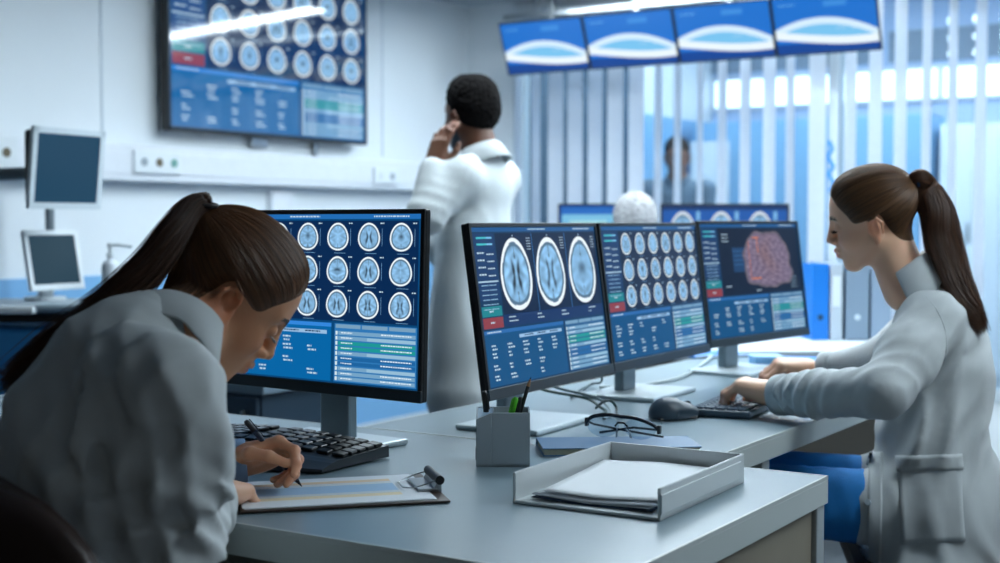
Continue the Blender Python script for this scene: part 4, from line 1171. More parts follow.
K.disp(lambda P: -.0016 * vnoise(P * 12), T4 - .6, C7 + .6)
V, F = K.mesh(.0058); V = smooth_verts(V, F, 2, .5)
Kf = K
put('lab_coat', (V, F, np.ones((len(V), 3))), M_coat, root)
nk = (hp + HM_ @ np.array([-.03, 0, -.06])) - C7; nk /= np.linalg.norm(nk)
put('collar', collar(C7 + h * .022 + UP * .014, nk * .4 + UP * .8 + h * .42, h, .062, .098, .018, .050, 1.0), M_coat, root)
cuff(wrN - (wrN - elN) * .13, wrN, .046, .034, M_coat); cuff(wrF - (wrF - elF) * .34, wrF, .044, .034, M_coat)
put('pocket', patch(Kf, [(898, 457), (960, 455), (965, 541), (901, 545)], 14, 12, .0025, 2.5, 3.4), M_coat, root, False)
put('pocket_hem', patch(Kf, [(897, 456), (961, 454), (962, 470), (898, 472)], 4, 12, .0045, 2.5, 3.4), M_coat, root, False)
put('button_placket', patch(Kf, [(869, 452), (883, 452), (881, 585), (866, 585)], 24, 5, .0022, 2.5, 3.4), M_coat, root, False)
put('sleeve_seam', (lambda a: (a[0], a[1], np.ones((len(a[0]), 3))))(tube_arrays([np.array([onform(Kf, x, y, 2.5, 3.4)[0] for x, y in catmull([(926, 296, 0), (938, 312, 0), (946, 335, 0), (944, 362, 0), (934, 385, 0)], 24)[:, :2]])], .0016, 6)) if False else (lambda a: (a[0], np.array(a[1]), np.ones((len(a[0]), 3))))(tube_arrays([np.array([onform(Kf, x, y, 2.5, 3.4)[0] for x, y in catmull([(926, 296, 0), (938, 312, 0), (946, 335, 0), (944, 362, 0), (934, 385, 0)], 24)[:, :2]])], .0016, 6)), M_coat, root)
for py in (463, 503, 545):
    p, dd = onform(Kf, 871 - (py - 441) * .05, py, 2.5, 3.4)
    e = .004; g = np.array([(Kf((p + np.eye(3)[i] * e)[None])[0] - Kf((p - np.eye(3)[i] * e)[None])[0]) for i in range(3)]); g /= np.linalg.norm(g)
    b = MB(); b.cyl(tuple(p + g * .003), tuple(p + g * .0075), .0075, .0065, 20); b.cyl(tuple(p + g * .0075), tuple(p + g * .008), .0035, .0035, 12); b.build('button', mat('coat button', (176, 190, 200), .3), root, True)
Tt = Form(); legs(Tt, T4 - rd * .09, T4 + rd * .09, knN, knF, knN * [1, 1, 0] + [0, 0, .12] - h * .05, knF * [1, 1, 0] + [0, 0, .12] - h * .05, (.088, .076, .055))
Tt.disp(*folds(knN - h * .12, .2, h, 70, .004, seed=21)); V, F = Tt.mesh(.009)
put('trousers', (V, F, np.ones((len(V), 3))), M_jean, root)
for kk in (knN, knF): shoe(kk * [1, 1, 0] - h * .06, 203, M_shoe, root)
chair((T4 - h * .02)[:2], 203, .44, 'dark swivel chair under the woman typing at right', .40, M_steel)

M_hairr = mat('short hair', (60, 40, 28), .95, attr='Col', spec=.1)
# ---------- people further back, one builder
def far_person(pos, hd, spine, sh, el, wr, hem, az, skin, label, coatm, hairc=None, legs_=None, trm=None, beard=False, h_head=.004, hands=None, pale=None):
    M = frame(*hd); pos = np.array(pos); hz = azv(az); r_ = azv(az - 90)
    root = empty('person', (spine[-1][0], spine[-1][1], 0), R(az), label, 'person')
    f, hA = person_head(pos, M, spine[0] + hz * .01, skin, True, h_head)
    V, F, c = hA; lv = (V - pos) @ M
    if beard:
        w = ((lv[:, 2] < -.045 + .02 * (lv[:, 0] < .05)) & (lv[:, 0] > -.005) & (lv[:, 2] > -.12)); c[w] = L3((26, 20, 18))
    B = Form(); B.chain(spine, [.06] + [.11, .13, .12, .13][:len(spine) - 1], .03, flat=hz, fk=.62)
    for a, b_, c_ in zip(sh, el, wr): B.chain([a, b_, c_], [.035, .03, .022], .03); B.cone(a, spine[1], .035, .05, .03)
    if legs_: legs(B, *legs_, r=(.06, .045, .035))
    bV, bF = B.mesh(.014); parts = [(V, F, c), (bV, bF, np.tile(L3(skin), (len(bV), 1)))]
    for hd_ in (hands or []): parts.append(hd_)
    put('body', join(parts), M_skin, root)
    # hair: close cap with a rough surface
    if hairc is not None:
        Hf = Form(); g = 1.0
        Hf.ell((-.012, 0, .056), (.104, .084, .090), 0)
        if beard: Hf.ell((-.005, 0, .095), (.086, .076, .062), .02)
        Hf.ell((-.045, 0, .012), (.060, .070, .060), .03)
        Hf.add(lambda P: P[..., 0] * .8 - P[..., 2] * .45 - .028, (-.3,) * 3, (.3,) * 3, .008, 'i')
        Hf.add(lambda P: -(P[..., 2] + .045), (-.3,) * 3, (.3,) * 3, .008, 'i')
        Hf.disp(lambda P: -.0035 * vnoise(P * 150) - .002 * vnoise(P * 320))
        V, F = Hf.mesh(.0035, (-.13, -.1, -.08), (.11, .1, .15))
        put('hair', (V @ M.T + pos, F, np.tile(L3(hairc), (len(V), 1)) * (1 + .25 * vnoise(V * 90))[:, None]), M_hairr, root)
    K = Form(); K.chain([spine[0] - UP * .02] + list(spine[1:]), [.068] + [.125, .155, .155, .165][:len(spine) - 1], .05, flat=hz, fk=.66)
    for a, b_, c_ in zip(sh, el, wr):
        K.cone(a, spine[1], .062, .075, .05); K.chain([a, b_, c_ - (c_ - b_) * .1], [.066, .060, .048], .03, .03)
        d1 = (c_ - b_); K.disp(*folds(b_, .12, d1, 70, .008, seed=len(K.p)))
    if hem is not None: K.cone(spine[-1], hem, .165, .19, .05, flat=hz, fk=.75); K.disp(*folds((spine[-1] + hem) / 2, .4, r_, 40, .010, seed=3))
    V, F = K.mesh(.011); put('lab_coat' if coatm is M_coat else 'shirt', (V, F, np.ones((len(V), 3))), coatm, root)
    nk = pos - spine[0]; nk /= np.linalg.norm(nk)
    put('collar', collar(spine[0] + nk * .004 + hz * .012, nk, hz, .068, .100, .022, .042, .5, 30), coatm, root)
    if legs_:
        Tt = Form(); legs(Tt, *legs_, r=(.09, .072, .06)); V, F = Tt.mesh(.015); put('trousers', (V, F, np.ones((len(V), 3))), trm, root)
        for q in legs_[4:]: shoe(np.array(q) * [1, 1, 0], az, M_shoed, root)
    return root
# standing man
D0 = 4.6; hp = at(471, 119, D0); az = 186; hz = azv(az); r_ = azv(az - 90)
C7 = at(484, 156, D0 - .02); S1, S2, S3, S4 = at(480, 188, D0), at(474, 240, D0), at(470, 290, D0), at(470, 335, D0)
nk_ = C7 * [1, 1, 0] + hz * .01 + UP * (C7[2] - .075)
sL = nk_ - r_ * .15; sR = nk_ + r_ * .15
elL_, wrL_ = at(426, 216, 4.38), at(434, 166, 4.44)
elR_, wrR_ = at(474, 256, 4.80), at(430, 247, 4.56)
base = S4 * [1, 1, 0]
Mh = hframe(at(444, 128, 4.44) - wrL_, -CF - CR * .5, left=True)
hnd = hand_mesh(hand_form([(8, 22, 12), (12, 28, 14), (18, 32, 16), (24, 36, 18)], arm=.04), Mh, wrL_, 1.0, (112, 76, 58), .003)
far_person(hp, (166, 0, 0), [C7, S1, S2, S3, S4], (sL, sR), (elL_, elR_), (wrL_, wrR_), at(470, 388, D0), az, SKIN_M,
           'standing man in a white coat with his hand at his chin, facing the wall television', M_coat, (18, 16, 16),
           (base - r_ * .07 + UP * .75, base + r_ * .07 + UP * .75, base - r_ * .10 + UP * .48, base + r_ * .10 + UP * .48, base - r_ * .11 + UP * .10, base + r_ * .11 + UP * .10),
           mat('bright blue trousers', (20, 84, 170), .8), True, hands=[hnd])
# white-haired person seated at the back
D0 = 5.15; hp = at(635, 230, D0); az = 122; hz = azv(az); r_ = azv(az - 90); C7 = hp - UP * .13 - hz * .05
S = [C7, C7 - UP * .10, C7 - UP * .25 - hz * .02, C7 - UP * .42 - hz * .03, C7 - UP * .55 - hz * .03]
a1, a2 = C7 - UP * .05 - r_ * .18, C7 - UP * .05 + r_ * .18; base = S[4] * [1, 1, 0]
kn = [base + hz * .40 + k * r_ * .1 + UP * .50 for k in (-1, 1)]
wp = far_person(hp, (122, 6, 0), S, (a1, a2), (a1 - UP * .26 + hz * .08, a2 - UP * .26 + hz * .08), (a1 - UP * .30 + hz * .33 + r_ * .06, a2 - UP * .30 + hz * .33 - r_ * .06), None, az, (196, 160, 144),
           'seated person with short white hair at the back, seen from behind over the middle monitor', M_coat, (158, 158, 160),
           (S[4] - r_ * .09, S[4] + r_ * .09, kn[0], kn[1], kn[0] * [1, 1, 0] + UP * .1, kn[1] * [1, 1, 0] + UP * .1), mat('grey trousers', (70, 76, 86), .8))
chair(S[4][:2] - hz[:2] * .02, az, .45, 'dark swivel chair under the white-haired person at the back', .36, M_steel)
# man in the room beyond the glass
D0 = 9.0; hp = at(677, 158, D0); az = -70; hz = azv(az); r_ = azv(az - 90); C7 = hp - UP * .14 - hz * .05
S = [C7, C7 - UP * .12, C7 - UP * .3, C7 - UP * .46, C7 - UP * .60]; base = S[4] * [1, 1, 0]
a1, a2 = C7 - UP * .07 - r_ * .19, C7 - UP * .07 + r_ * .19
far_person(hp, (az, 12, 0), S, (a1, a2), (a1 - UP * .28, a2 - UP * .28), (a1 - UP * .42 + hz * .2, a2 - UP * .42 + hz * .2), None, az, (138, 96, 76),
           'man in a grey shirt standing in the room beyond the glass partition', mat('grey shirt', (96, 116, 136), .8, noise=.05, nscale=30), (40, 30, 26),
           (S[4] - r_ * .09, S[4] + r_ * .09, base - r_ * .1 + UP * .5, base + r_ * .1 + UP * .5, base - r_ * .1 + UP * .1, base + r_ * .1 + UP * .1), mat('grey trousers', (70, 76, 86), .8), h_head=.005)
# ------------------------------------------------------------------ things on the desks
def Tm(loc, rz=0): return Matrix.Translation(Vector(loc)) @ Matrix.Rotation(rz, 4, 'Z')
M_paper = mat('paper', (226, 232, 238), .8)
# clipboard
az = math.atan2(.233, .218); cb0 = np.array([-1.4, 1.7, .75]) 
A_, B_ = onZ(243, 511, .756), onZ(448, 500, .756); ax_ = (B_ - A_) / np.linalg.norm(B_ - A_); per = np.array([-ax_[1], ax_[0], 0])
ctr = (A_ + B_) / 2 + per * .117; ctr[2] = .7505
t = empty('clipboard', ctr, math.atan2(ax_[1], ax_[0]), 'clipboard with a printed form and a black spring clip, under the writing hand', 'clipboard')
MB().box((0, 0, .0025), (.325, .232, .004), .0015).build('board', mat('clipboard brown edge', (58, 44, 34), .5), t)
b = MB(); b.box((-.006, 0, .0052), (.298, .212, .0012), .0004); b.box((-.010, .001, .0062), (.296, .21, .0008), .0003)
pp = b.build('paper_sheet', M_paper, t)
sc_ = Screen(.296, .21)
for (v0, v1, c) in ((.16, .25, (232, 206, 172)), (.25, .34, (214, 220, 226)), (.34, .62, (160, 196, 226)), (.62, .70, (206, 216, 224)), (.70, .80, (236, 220, 184))): sc_.rect(.06, v0, .86, v1, c, 2)
rg = random.Random(4)
for k in range(12): sc_.text(.08, .20 + .05 * k, .74, .008, (150, 164, 184), 3, rg)
def ink(name, rough=.7):
    mt = bpy.data.materials.new(name); mt.use_nodes = True; nt = mt.node_tree; a = nt.nodes.new('ShaderNodeAttribute'); a.attribute_name = 'Col'
    nt.links.new(a.outputs['Color'], nt.nodes['Principled BSDF'].inputs['Base Color']); nt.nodes['Principled BSDF'].inputs['Roughness'].default_value = rough; return mt
sc_.build('printed_form', ink('printed ink'), pp, Matrix.Translation((-.010, .001, .0067)))
b = MB(); b.box((.140, 0, .009), (.030, .10, .004), .0015); b.prism([(.148, .004), (.163, .004), (.163, .022), (.158, .024)], -.045, .045, 'Y'); cl = b.build('clip', M_steel, t)
MB().cyl((.160, -.048, .0235), (.160, .048, .0235), .0075).build('clip_bar', M_black, cl)
MB().tube([(.152, .040, .022), (.138, .044, .018), (.118, .040, .012), (.104, .022, .010), (.104, -.022, .010), (.118, -.040, .012), (.138, -.044, .018), (.152, -.040, .022)], .0013, 6).build('clip_wire', M_steel, cl)
# pen held in the writing hand
pt = empty('pen', tuple(tip), 0, 'dark blue ballpoint pen held in the writing hand over the clipboard', 'pen'); Q = Vector(pdir).to_track_quat('Z', 'Y').to_matrix().to_4x4()
b = MB(Q); b.lathe([(.0040, .014), (.0046, .03), (.0046, .118), (.0042, .124)]); b.build('barrel', mat('pen barrel blue', (24, 40, 66), .3), pt)
MB(Q).lathe([(.0006, 0), (.0012, .003), (.0038, .0145)]).build('pen_tip', M_black, pt)
b = MB(Q); b.lathe([(.0044, .124), (.0046, .126), (.0046, .142), (.0030, .146)]); b.box((0, .0062, .125), (.003, .0016, .038), .0005); b.build('cap', mat('pen cap', (20, 24, 34), .3), pt)

# curved keyboard of the writing woman
def ergo(loc, rz, w, d, label):
    t = empty('keyboard', loc, rz, label, 'keyboard'); bb = bmesh.new()
    def surf(u, v):      # u -1..1 across, v 0 front..1 back
        x = u * w / 2; y = (v - .5) * d * (1 - .18 * abs(u) ** 2) + .030 * (abs(u) ** 1.6) - .01
        z = .016 + .020 * (1 - abs(u) ** 1.5) * (1 - .5 * abs(v - .45)) + .008 * v; z *= (1 - .5 * max(0, .18 - v) / .18)
        return x, y, z
    n, m_ = 41, 15; g = [[bb.verts.new(surf(-1 + 2 * i / (n - 1), j / (m_ - 1))) for j in range(m_)] for i in range(n)]
    g2 = [[bb.verts.new((*surf(-1 + 2 * i / (n - 1), j / (m_ - 1))[:2], .003)) for j in range(m_)] for i in range(n)]
    for i in range(n - 1):
        for j in range(m_ - 1):
            bb.faces.new((g[i][j], g[i + 1][j], g[i + 1][j + 1], g[i][j + 1])); bb.faces.new((g2[i][j + 1], g2[i + 1][j + 1], g2[i + 1][j], g2[i][j]))
        for j in (0, m_ - 1): bb.faces.new((g[i][j], g2[i][j], g2[i + 1][j], g[i + 1][j]) if j == 0 else (g[i + 1][j], g2[i + 1][j], g2[i][j], g[i][j]))
    for j in range(m_ - 1):
        for i in (0, n - 1): bb.faces.new((g[i][j + 1], g2[i][j + 1], g2[i][j], g[i][j]) if i == 0 else (g[i][j], g2[i][j], g2[i][j + 1], g[i][j + 1]))
    me = bpy.data.meshes.new('body'); bb.to_mesh(me); bb.free(); link_mesh('body', me, M_dark, t)
    b = MB()
    for r in range(5):
        v = .38 + r * .125
        for k in range(15):
            u = -.93 + 1.86 * k / 14
            if abs(u) < .04 and r > 0: continue
            x, y, z = surf(u, v); x2, y2, z2 = surf(u + .02, v); _, y3, z3 = surf(u, v + .05)
            b.box((x, y, z + .0035), (w * .052, d * .098, .006), .0016, rot=(math.atan2(z3 - z, y3 - y), -math.atan2(z2 - z, x2 - x), math.atan2(y2 - y, x2 - x)), seg=1)
    b.build('keys', mat('black keycaps', (24, 28, 32), .3), t)
    MB().box((-w * .3, d * .3, .004), (.03, .015, .007), .002).box((w * .3, d * .3, .004), (.03, .015, .007), .002).build('feet', M_black, t)
    return t
ergo((-1.735, 1.875, .7505), 0, .455, .235, 'black curved ergonomic keyboard beside the writing hand, under the left monitor')
# flat keyboard of the typing woman
t = empty('keyboard', (-1.215, 2.995, .7505), R(97), 'flat dark grey keyboard under the typing hands', 'keyboard')
MB().box((0, 0, .010), (.40, .145, .016), .005).build('body', mat('slate plastic', (66, 82, 96), .45), t)
b = MB()
for r in range(5):
    for k in range(15):
        b.box((-.182 + .026 * k, -.052 + .026 * r, .020), (.0225, .0225, .006), .002, seg=1)
b.build('keys', mat('slate keycaps', (58, 76, 92), .4), t)
# mouse
t = empty('computer_mouse', (-1.272, 2.735, .7505), R(55), 'dark grey sculpted computer mouse beside the flat keyboard', 'mouse')
g = Form(); g.ell((0, 0, .012), (.060, .036, .028), 0); g.ell((-.018, 0, .020), (.040, .032, .030), .012); g.ell((.028, .012, .010), (.034, .026, .020), .012); g.ell((-.01, .036, .006), (.034, .014, .008), .012)
g.add(lambda P: -(P[..., 2] - .002), (-.2,) * 3, (.2,) * 3, .002, 'i'); g.cone((.0, -.04, .012), (.05, -.03, .010), .010, .008, .006, 's')
V, F = g.mesh(.0022); link_mesh('shell', np_mesh('shell', V, F), mat('mouse shell', (52, 66, 78), .4), t, True)
MB().box((-.002, 0, .004), (.10, .055, .006), .003).build('base', M_black, t); MB().cyl((.034, -.003, .030), (.034, .003, .030), .009).build('scroll_wheel', M_black, t)
# pen holder
hA, hB = onZ(476, 467, .75), onZ(530, 467, .75); d_ = (hB - hA) / np.linalg.norm(hB - hA); w_ = float(np.linalg.norm(hB - hA))
t = empty('pen_holder', tuple((hA + hB) / 2 + np.array([-d_[1], d_[0], 0]) * .042), math.atan2(d_[1], d_[0]), 'grey plastic pen holder with slanted corner, standing before the large-scan monitor', 'pen holder')
M_hold = mat('smoky grey plastic', (176, 186, 192), .15, coat=.4)
b = MB(); o = w_ / 2; dp = .042; ch = .022; H_ = .098; th = .003
outer = [(-o - .004, -dp + .0), (o, -dp), (o, dp), (-o, dp)]
def wall(p, q, z0=.0, z1a=H_, z1b=H_, th=.003):
    p, q = np.array(p), np.array(q); e = (q - p) / np.linalg.norm(q - p); nn = np.array([-e[1], e[0]]) * th
    bm_ = bmesh.new(); vs = [bm_.verts.new(v) for v in ((*p, z0), (*q, z0), (*q, z1b), (*p, z1a), (*(p + nn), z0), (*(q + nn), z0), (*(q + nn), z1b), (*(p + nn), z1a))]
    for f_ in ((0, 1, 2, 3), (7, 6, 5, 4), (4, 5, 1, 0), (3, 2, 6, 7), (1, 5, 6, 2), (4, 0, 3, 7)): bm_.faces.new([vs[i] for i in f_])
    bmesh.ops.bevel(bm_, geom=list(bm_.edges), offset=.0008, segments=1, affect='EDGES'); b._merge(bm_)
wall((-o, -dp), (-o + .028, -dp), z1a=H_ - .012, z1b=H_); wall((-o + .028, -dp), (o, -dp)); wall((o, -dp), (o, dp)); wall((o, dp), (-o, dp)); wall((-o, dp), (-o, -dp), z1b=H_ - .012)
wall((-o + .03, dp), (-o + .03, -dp), th=.002); b.box((0, 0, .003), (2 * o, 2 * dp, .006), .001); b.build('cup', M_hold, t)
MB().prism([(-dp + .002, H_ - .014), (dp - .002, H_ - .002), (dp - .002, H_ - .030), (-dp + .002, H_ - .040)], -o + .003, -o + .030, 'X').build('note_slot', mat('pale blue plastic', (150, 176, 198), .25), t)
MB().box((-o - .0005, -.022, .022), (.001, .022, .022), .0002).build('side_opening', M_black, t)
def stick(name, p0, p1, r, m, label, cat, extra=None):
    p0, p1 = np.array(p0), np.array(p1); d = p1 - p0; L = float(np.linalg.norm(d)); t = empty(name, tuple(p0), 0, label, cat); Q = Vector(d).to_track_quat('Z', 'Y').to_matrix().to_4x4()
    extra(Q, L, t); return t
hc = np.array(t.location); hu = np.array([d_[0], d_[1], 0]); hv = np.array([-d_[1], d_[0], 0])
def pencil(Q, L, t):
    b = MB(Q); b.cyl((0, 0, 0), (0, 0, L - .018), .0038, n=6); b.build('shaft', mat('pencil black', (22, 22, 22), .4), t)
    MB(Q).cyl((0, 0, L - .018), (0, 0, L - .004), .0038, .0012, 12).build('sharpened_wood', mat('pencil wood', (150, 112, 80), .7), t); MB(Q).cyl((0, 0, L - .004), (0, 0, L), .0012, .0003, 8).build('lead', M_black, t)
dpn = float((hc - C0) @ CF)
stick('pencil', hc + hu * .006 + UP * .008, at(531, 377, dpn + .01), .004, None, 'black pencil leaning in the pen holder, its sharpened point up', 'pencil', pencil)
def marker(col):
    def fn(Q, L, t):
        MB(Q).lathe([(.0045, 0), (.0048, .01), (.0048, L * .6), (.0044, L * .6)]).build('barrel', mat('marker %d' % col[1], col, .35), t)
        b = MB(Q); b.lathe([(.0052, L * .6), (.0052, L - .004), (.0036, L)]); b.box((0, .0065, L * .84), (.003, .0018, .03), .0006); b.build('cap', mat('marker %d' % col[1], col, .35), t)
    return fn
stick('pen', hc + hu * -.004 - hv * .01 + UP * .008, at(516, 397, dpn + .0), .005, None, 'bright green pen standing in the pen holder', 'pen', marker((84, 190, 40)))
stick('pen', hc - hu * .022 + hv * .012 + UP * .008, at(484, 391, dpn + .01), .005, None, 'black pen at the left side of the pen holder', 'pen', marker((16, 18, 20)))
stick('pen', hc + hu * .012 - hv * .012 + UP * .008, at(521, 397, dpn + .01), .005, None, 'short dark grey pen beside the pencil in the pen holder', 'pen', marker((40, 44, 48)))
# paper tray
t = empty('letter_tray', (-.979, 1.948, .7505), R(1.5), 'pale grey open-fronted letter tray at the corner of the front desk', 'letter tray')
b = MB(); w_, l_ = .252, .345; z_ = .049
b.box((0, 0, .003), (w_, l_, .005), .001)
b.prism([(-l_ / 2, 0), (l_ / 2, 0), (l_ / 2, z_), (-l_ / 2, z_)], -w_ / 2, -w_ / 2 + .005, 'X', .0012); b.prism([(-l_ / 2, 0), (l_ / 2, 0), (l_ / 2, z_), (-l_ / 2, z_)], w_ / 2 - .005, w_ / 2, 'X', .0012)
b.box((0, l_ / 2 - .0025, z_ / 2), (w_, .005, z_), .0012); b.box((-w_ / 2 - .003, 0, z_ - .006), (.006, l_ * .9, .004), .001); b.box((w_ / 2 + .001, -.01, z_ * .5), (.003, l_ * .94, z_ * .6), .001)
b.build('tray', mat('pale grey tray', (208, 214, 216), .32), t)
tT = Tm((-.979, 1.948, .7505), R(1.5))
def sheet(rz, off, z0, lift, col, label):
    bb = bmesh.new(); n = 15; m_ = 11; g = [[None] * m_ for _ in range(n)]; s2 = [[None] * m_ for _ in range(n)]
    W_, L_ = .205, .29; MM = tT @ Matrix.Translation((off[0], off[1], 0)) @ Matrix.Rotation(rz, 4, 'Z')
    for i in range(n):
        for j in range(m_):
            u, v = i / (n - 1) - .5, j / (m_ - 1) - .5
            z = z0 + lift * (v + .5) ** 2 * .5 + lift * .6 * max(0, abs(u) * 2 - .6) ** 2 + .0015 * math.sin(7 * u + 3 * v)
            g[i][j] = bb.verts.new(MM @ Vector((u * W_, v * L_, z))); s2[i][j] = bb.verts.new(MM @ Vector((u * W_, v * L_, z - .0009)))
    for i in range(n - 1):
        for j in range(m_ - 1):
            bb.faces.new((g[i][j], g[i + 1][j], g[i + 1][j + 1], g[i][j + 1])); bb.faces.new((s2[i][j + 1], s2[i + 1][j + 1], s2[i + 1][j], s2[i][j]))
    for i in range(n - 1):
        bb.faces.new((g[i][0], s2[i][0], s2[i + 1][0], g[i + 1][0])); bb.faces.new((g[i + 1][-1], s2[i + 1][-1], s2[i][-1], g[i][-1]))
    for j in range(m_ - 1):
        bb.faces.new((g[0][j + 1], s2[0][j + 1], s2[0][j], g[0][j])); bb.faces.new((g[-1][j], s2[-1][j], s2[-1][j + 1], g[-1][j + 1]))
    me = bpy.data.meshes.new('paper_sheet'); bb.to_mesh(me); bb.free(); o = link_mesh('paper_sheet', me, mat('sheet %d' % col[0], col, .8), None, True)
    return props(o, label, 'paper')
sheet(R(0), (-.0, -.008), .0075, .004, (60, 78, 104), 'dark blue sheet as painted shade under the papers in the letter tray')  # stands for the bluish shade beneath the stacked papers
sheet(R(-2), (.002, -.006), .0110, .006, (200, 208, 216), 'pale grey sheet in the letter tray, second from the bottom')
sheet(R(3), (-.003, -.010), .0145, .008, (224, 230, 236), 'white sheet in the letter tray, just under the top sheet')
sheet(R(7), (.000, .004), .019, .010, (234, 238, 242), 'white top sheet curling up in the letter tray')
# blue notebook with glasses
bl0, br0 = onZ(543, 449, .765), onZ(702, 447, .765); ad = (br0 - bl0) / np.linalg.norm(br0 - bl0); pd = np.array([-ad[1], ad[0], 0])
ctr = (bl0 + br0) / 2 + pd * .065 + ad * .0; ctr[2] = .7505
t = empty('notebook', tuple(ctr), math.atan2(ad[1], ad[0]), 'closed blue notebook under the glasses, behind the letter tray', 'notebook'); nl = float(np.linalg.norm(br0 - bl0))
MB().box((0, 0, .0075), (nl - .006, .124, .011), .001).build('pages', mat('page block', (176, 172, 150), .8), t)
M_nb = mat('blue book cover', (66, 110, 150), .45)
MB().box((0, 0, .0145), (nl, .13, .002), .0008).box((0, 0, .0012), (nl, .13, .002), .0008).box((0, .0645, .008), (nl, .002, .014), .0008).build('cover', M_nb, t)
gl_ = onZ(590, 440, .767); gr_ = onZ(656, 444, .767); gd = (gr_ - gl_) / np.linalg.norm(gr_ - gl_)
gc = at(622, 432, 2.60); gc[2] = .7665
t = empty('eyeglasses', tuple(gc), math.atan2(gd[1], gd[0]) - R(4), 'black half-rimmed glasses resting on the blue notebook', 'glasses')
M_gf = mat('glasses frame', (18, 26, 36), .25)
fr_ = MB(); W2 = .070
top = catmull([(-W2, .0, .026), (-W2 + .012, -.002, .036), (-.03, -.004, .041), (0, -.004, .040), (.03, -.004, .038), (W2 - .012, -.002, .030), (W2, 0, .022)], 30)
fr_.tube([tuple(p) for p in top], .0031, 8); fr_.box((-W2, .003, .027), (.006, .010, .014), .0015); fr_.box((W2, .003, .022), (.006, .012, .014), .0015)
fr_.tube([(-.012, -.004, .024), (-.006, -.006, .030), (.006, -.006, .030), (.012, -.004, .024)], .0018, 8)
fr_.build('frame_front', M_gf, t)
M_lens = glass_mat('spectacle lens', (232, 240, 246), .12)
for s in (-1, 1):
    q = [(s * (.036 + .031 * math.cos(a)), .0245 + .0195 * math.sin(a) * (1 if math.sin(a) < 0 else .72)) for a in np.linspace(0, 2 * PI, 25)[:-1]]
    MB().prism(q, -.0035, -.0022, 'Y').build('lens', M_lens, t)
    MB().tube([(s * .009, -.002, .020), (s * .013, .008, .012), (s * .015, .010, .004)], .0012, 6).sph((s * .013, .008, .010), .0035, (.5, 1, 1.4), 10).build('nose_pad', M_steel, t)
MB().tube([(-W2, .006, .027), (-W2 + .004, .03, .020), (-.02, .046, .012), (.04, .050, .006), (.062, .052, .004)], .0019, 8).build('temple', M_gf, t)
MB().tube([(W2, .006, .022), (W2 - .004, .026, .018), (.01, .036, .018), (-.04, .040, .009), (-.060, .044, .005)], .0019, 8).build('temple', M_gf, t)
t.scale = (1.06, 1.06, 1.22)
# cables on the second desk
def cable(pts, r, col, label):
    o = MB().tube([tuple(p) for p in catmull(pts, 40)], r, 8).build('cable', mat('cable %d %d' % (col[0], col[2]), col, .4)); return props(o, label, 'cable')
zz = .7505
a0 = onZ(548, 398, zz)
cable([(-1.62, 2.66, .84), (-1.60, 2.70, .80), onZ(585, 398, .775), onZ(600, 407, .762), onZ(606, 412, .757), onZ(596, 416, .757)], .0035, (28, 70, 62), 'dark green cable curving down behind the large-scan monitor')
cable([(-1.64, 2.70, .85), (-1.60, 2.76, .80), onZ(592, 396, .780), onZ(606, 404, .764), onZ(611, 413, .757), onZ(604, 419, .757)], .0035, (150, 166, 170), 'light grey cable looping between the first two monitors of the row')
cable([onZ(596, 408, .757), onZ(603, 402, .775), onZ(611, 401, .785), onZ(616, 407, .770), onZ(617, 414, .757), onZ(622, 418, .757)], .0032, (30, 60, 60), 'short dark cable loop standing up by the base of the middle monitor')
cable([onZ(600, 387, .757), onZ(625, 386, .757), onZ(650, 384, .757), onZ(680, 377, .757), onZ(700, 366, .757), onZ(716, 352, .757)], .0045, (196, 208, 210), 'white cable running along the second desk behind the middle monitor')
cable([onZ(571, 398, .757), onZ(580, 390, .757), onZ(592, 384, .757), onZ(602, 379, .80), (-1.66, 3.06, .86)], .003, (40, 66, 70), 'thin dark cable rising behind the middle monitor')
# far end of the second desk: box, folder, papers
p_ = onZ(766, 366, .7505); t = empty('paper_box', tuple(p_), R(35), 'small light blue box at the far end of the second desk', 'box')
MB().box((0, 0, .014), (.09, .08, .028), .003).build('body', mat('light blue card', (128, 186, 236), .5), t); MB().box((0, 0, .030), (.094, .084, .007), .002).build('lid', mat('light blue card lid', (160, 206, 242), .5), t)
p_ = onZ(803, 362, .7505); p_[2] = .7505
t = empty('folder', (p_[0], p_[1], .7505), R(20), 'bright blue folder lying behind the typing hands', 'folder'); MB().box((0, 0, .005), (.22, .16, .009), .002).build('cover', mat('bright blue folder', (40, 120, 200), .4), t); MB().box((0, -.003, .005), (.21, .158, .005), .001).build('pages', M_paper, t)
p_ = onZ(826, 368, .7505)
o = MB(Tm((p_[0], p_[1], .7505), R(60))).box((0, 0, .004), (.21, .15, .006), .001).build('paper_stack', M_paper); props(o, 'small stack of white papers by the far sleeve of the typing woman', 'paper')
p_ = onZ(712, 356, .7505)
t = empty('folder', (p_[0], p_[1], .7505), R(50), 'blue folder lying behind the stand of the right-hand monitor', 'folder'); MB().box((0, 0, .006), (.20, .14, .010), .002).build('cover', mat('bright blue folder', (40, 120, 200), .4), t); MB().box((0, -.003, .006), (.19, .138, .006), .001).build('pages', M_paper, t)

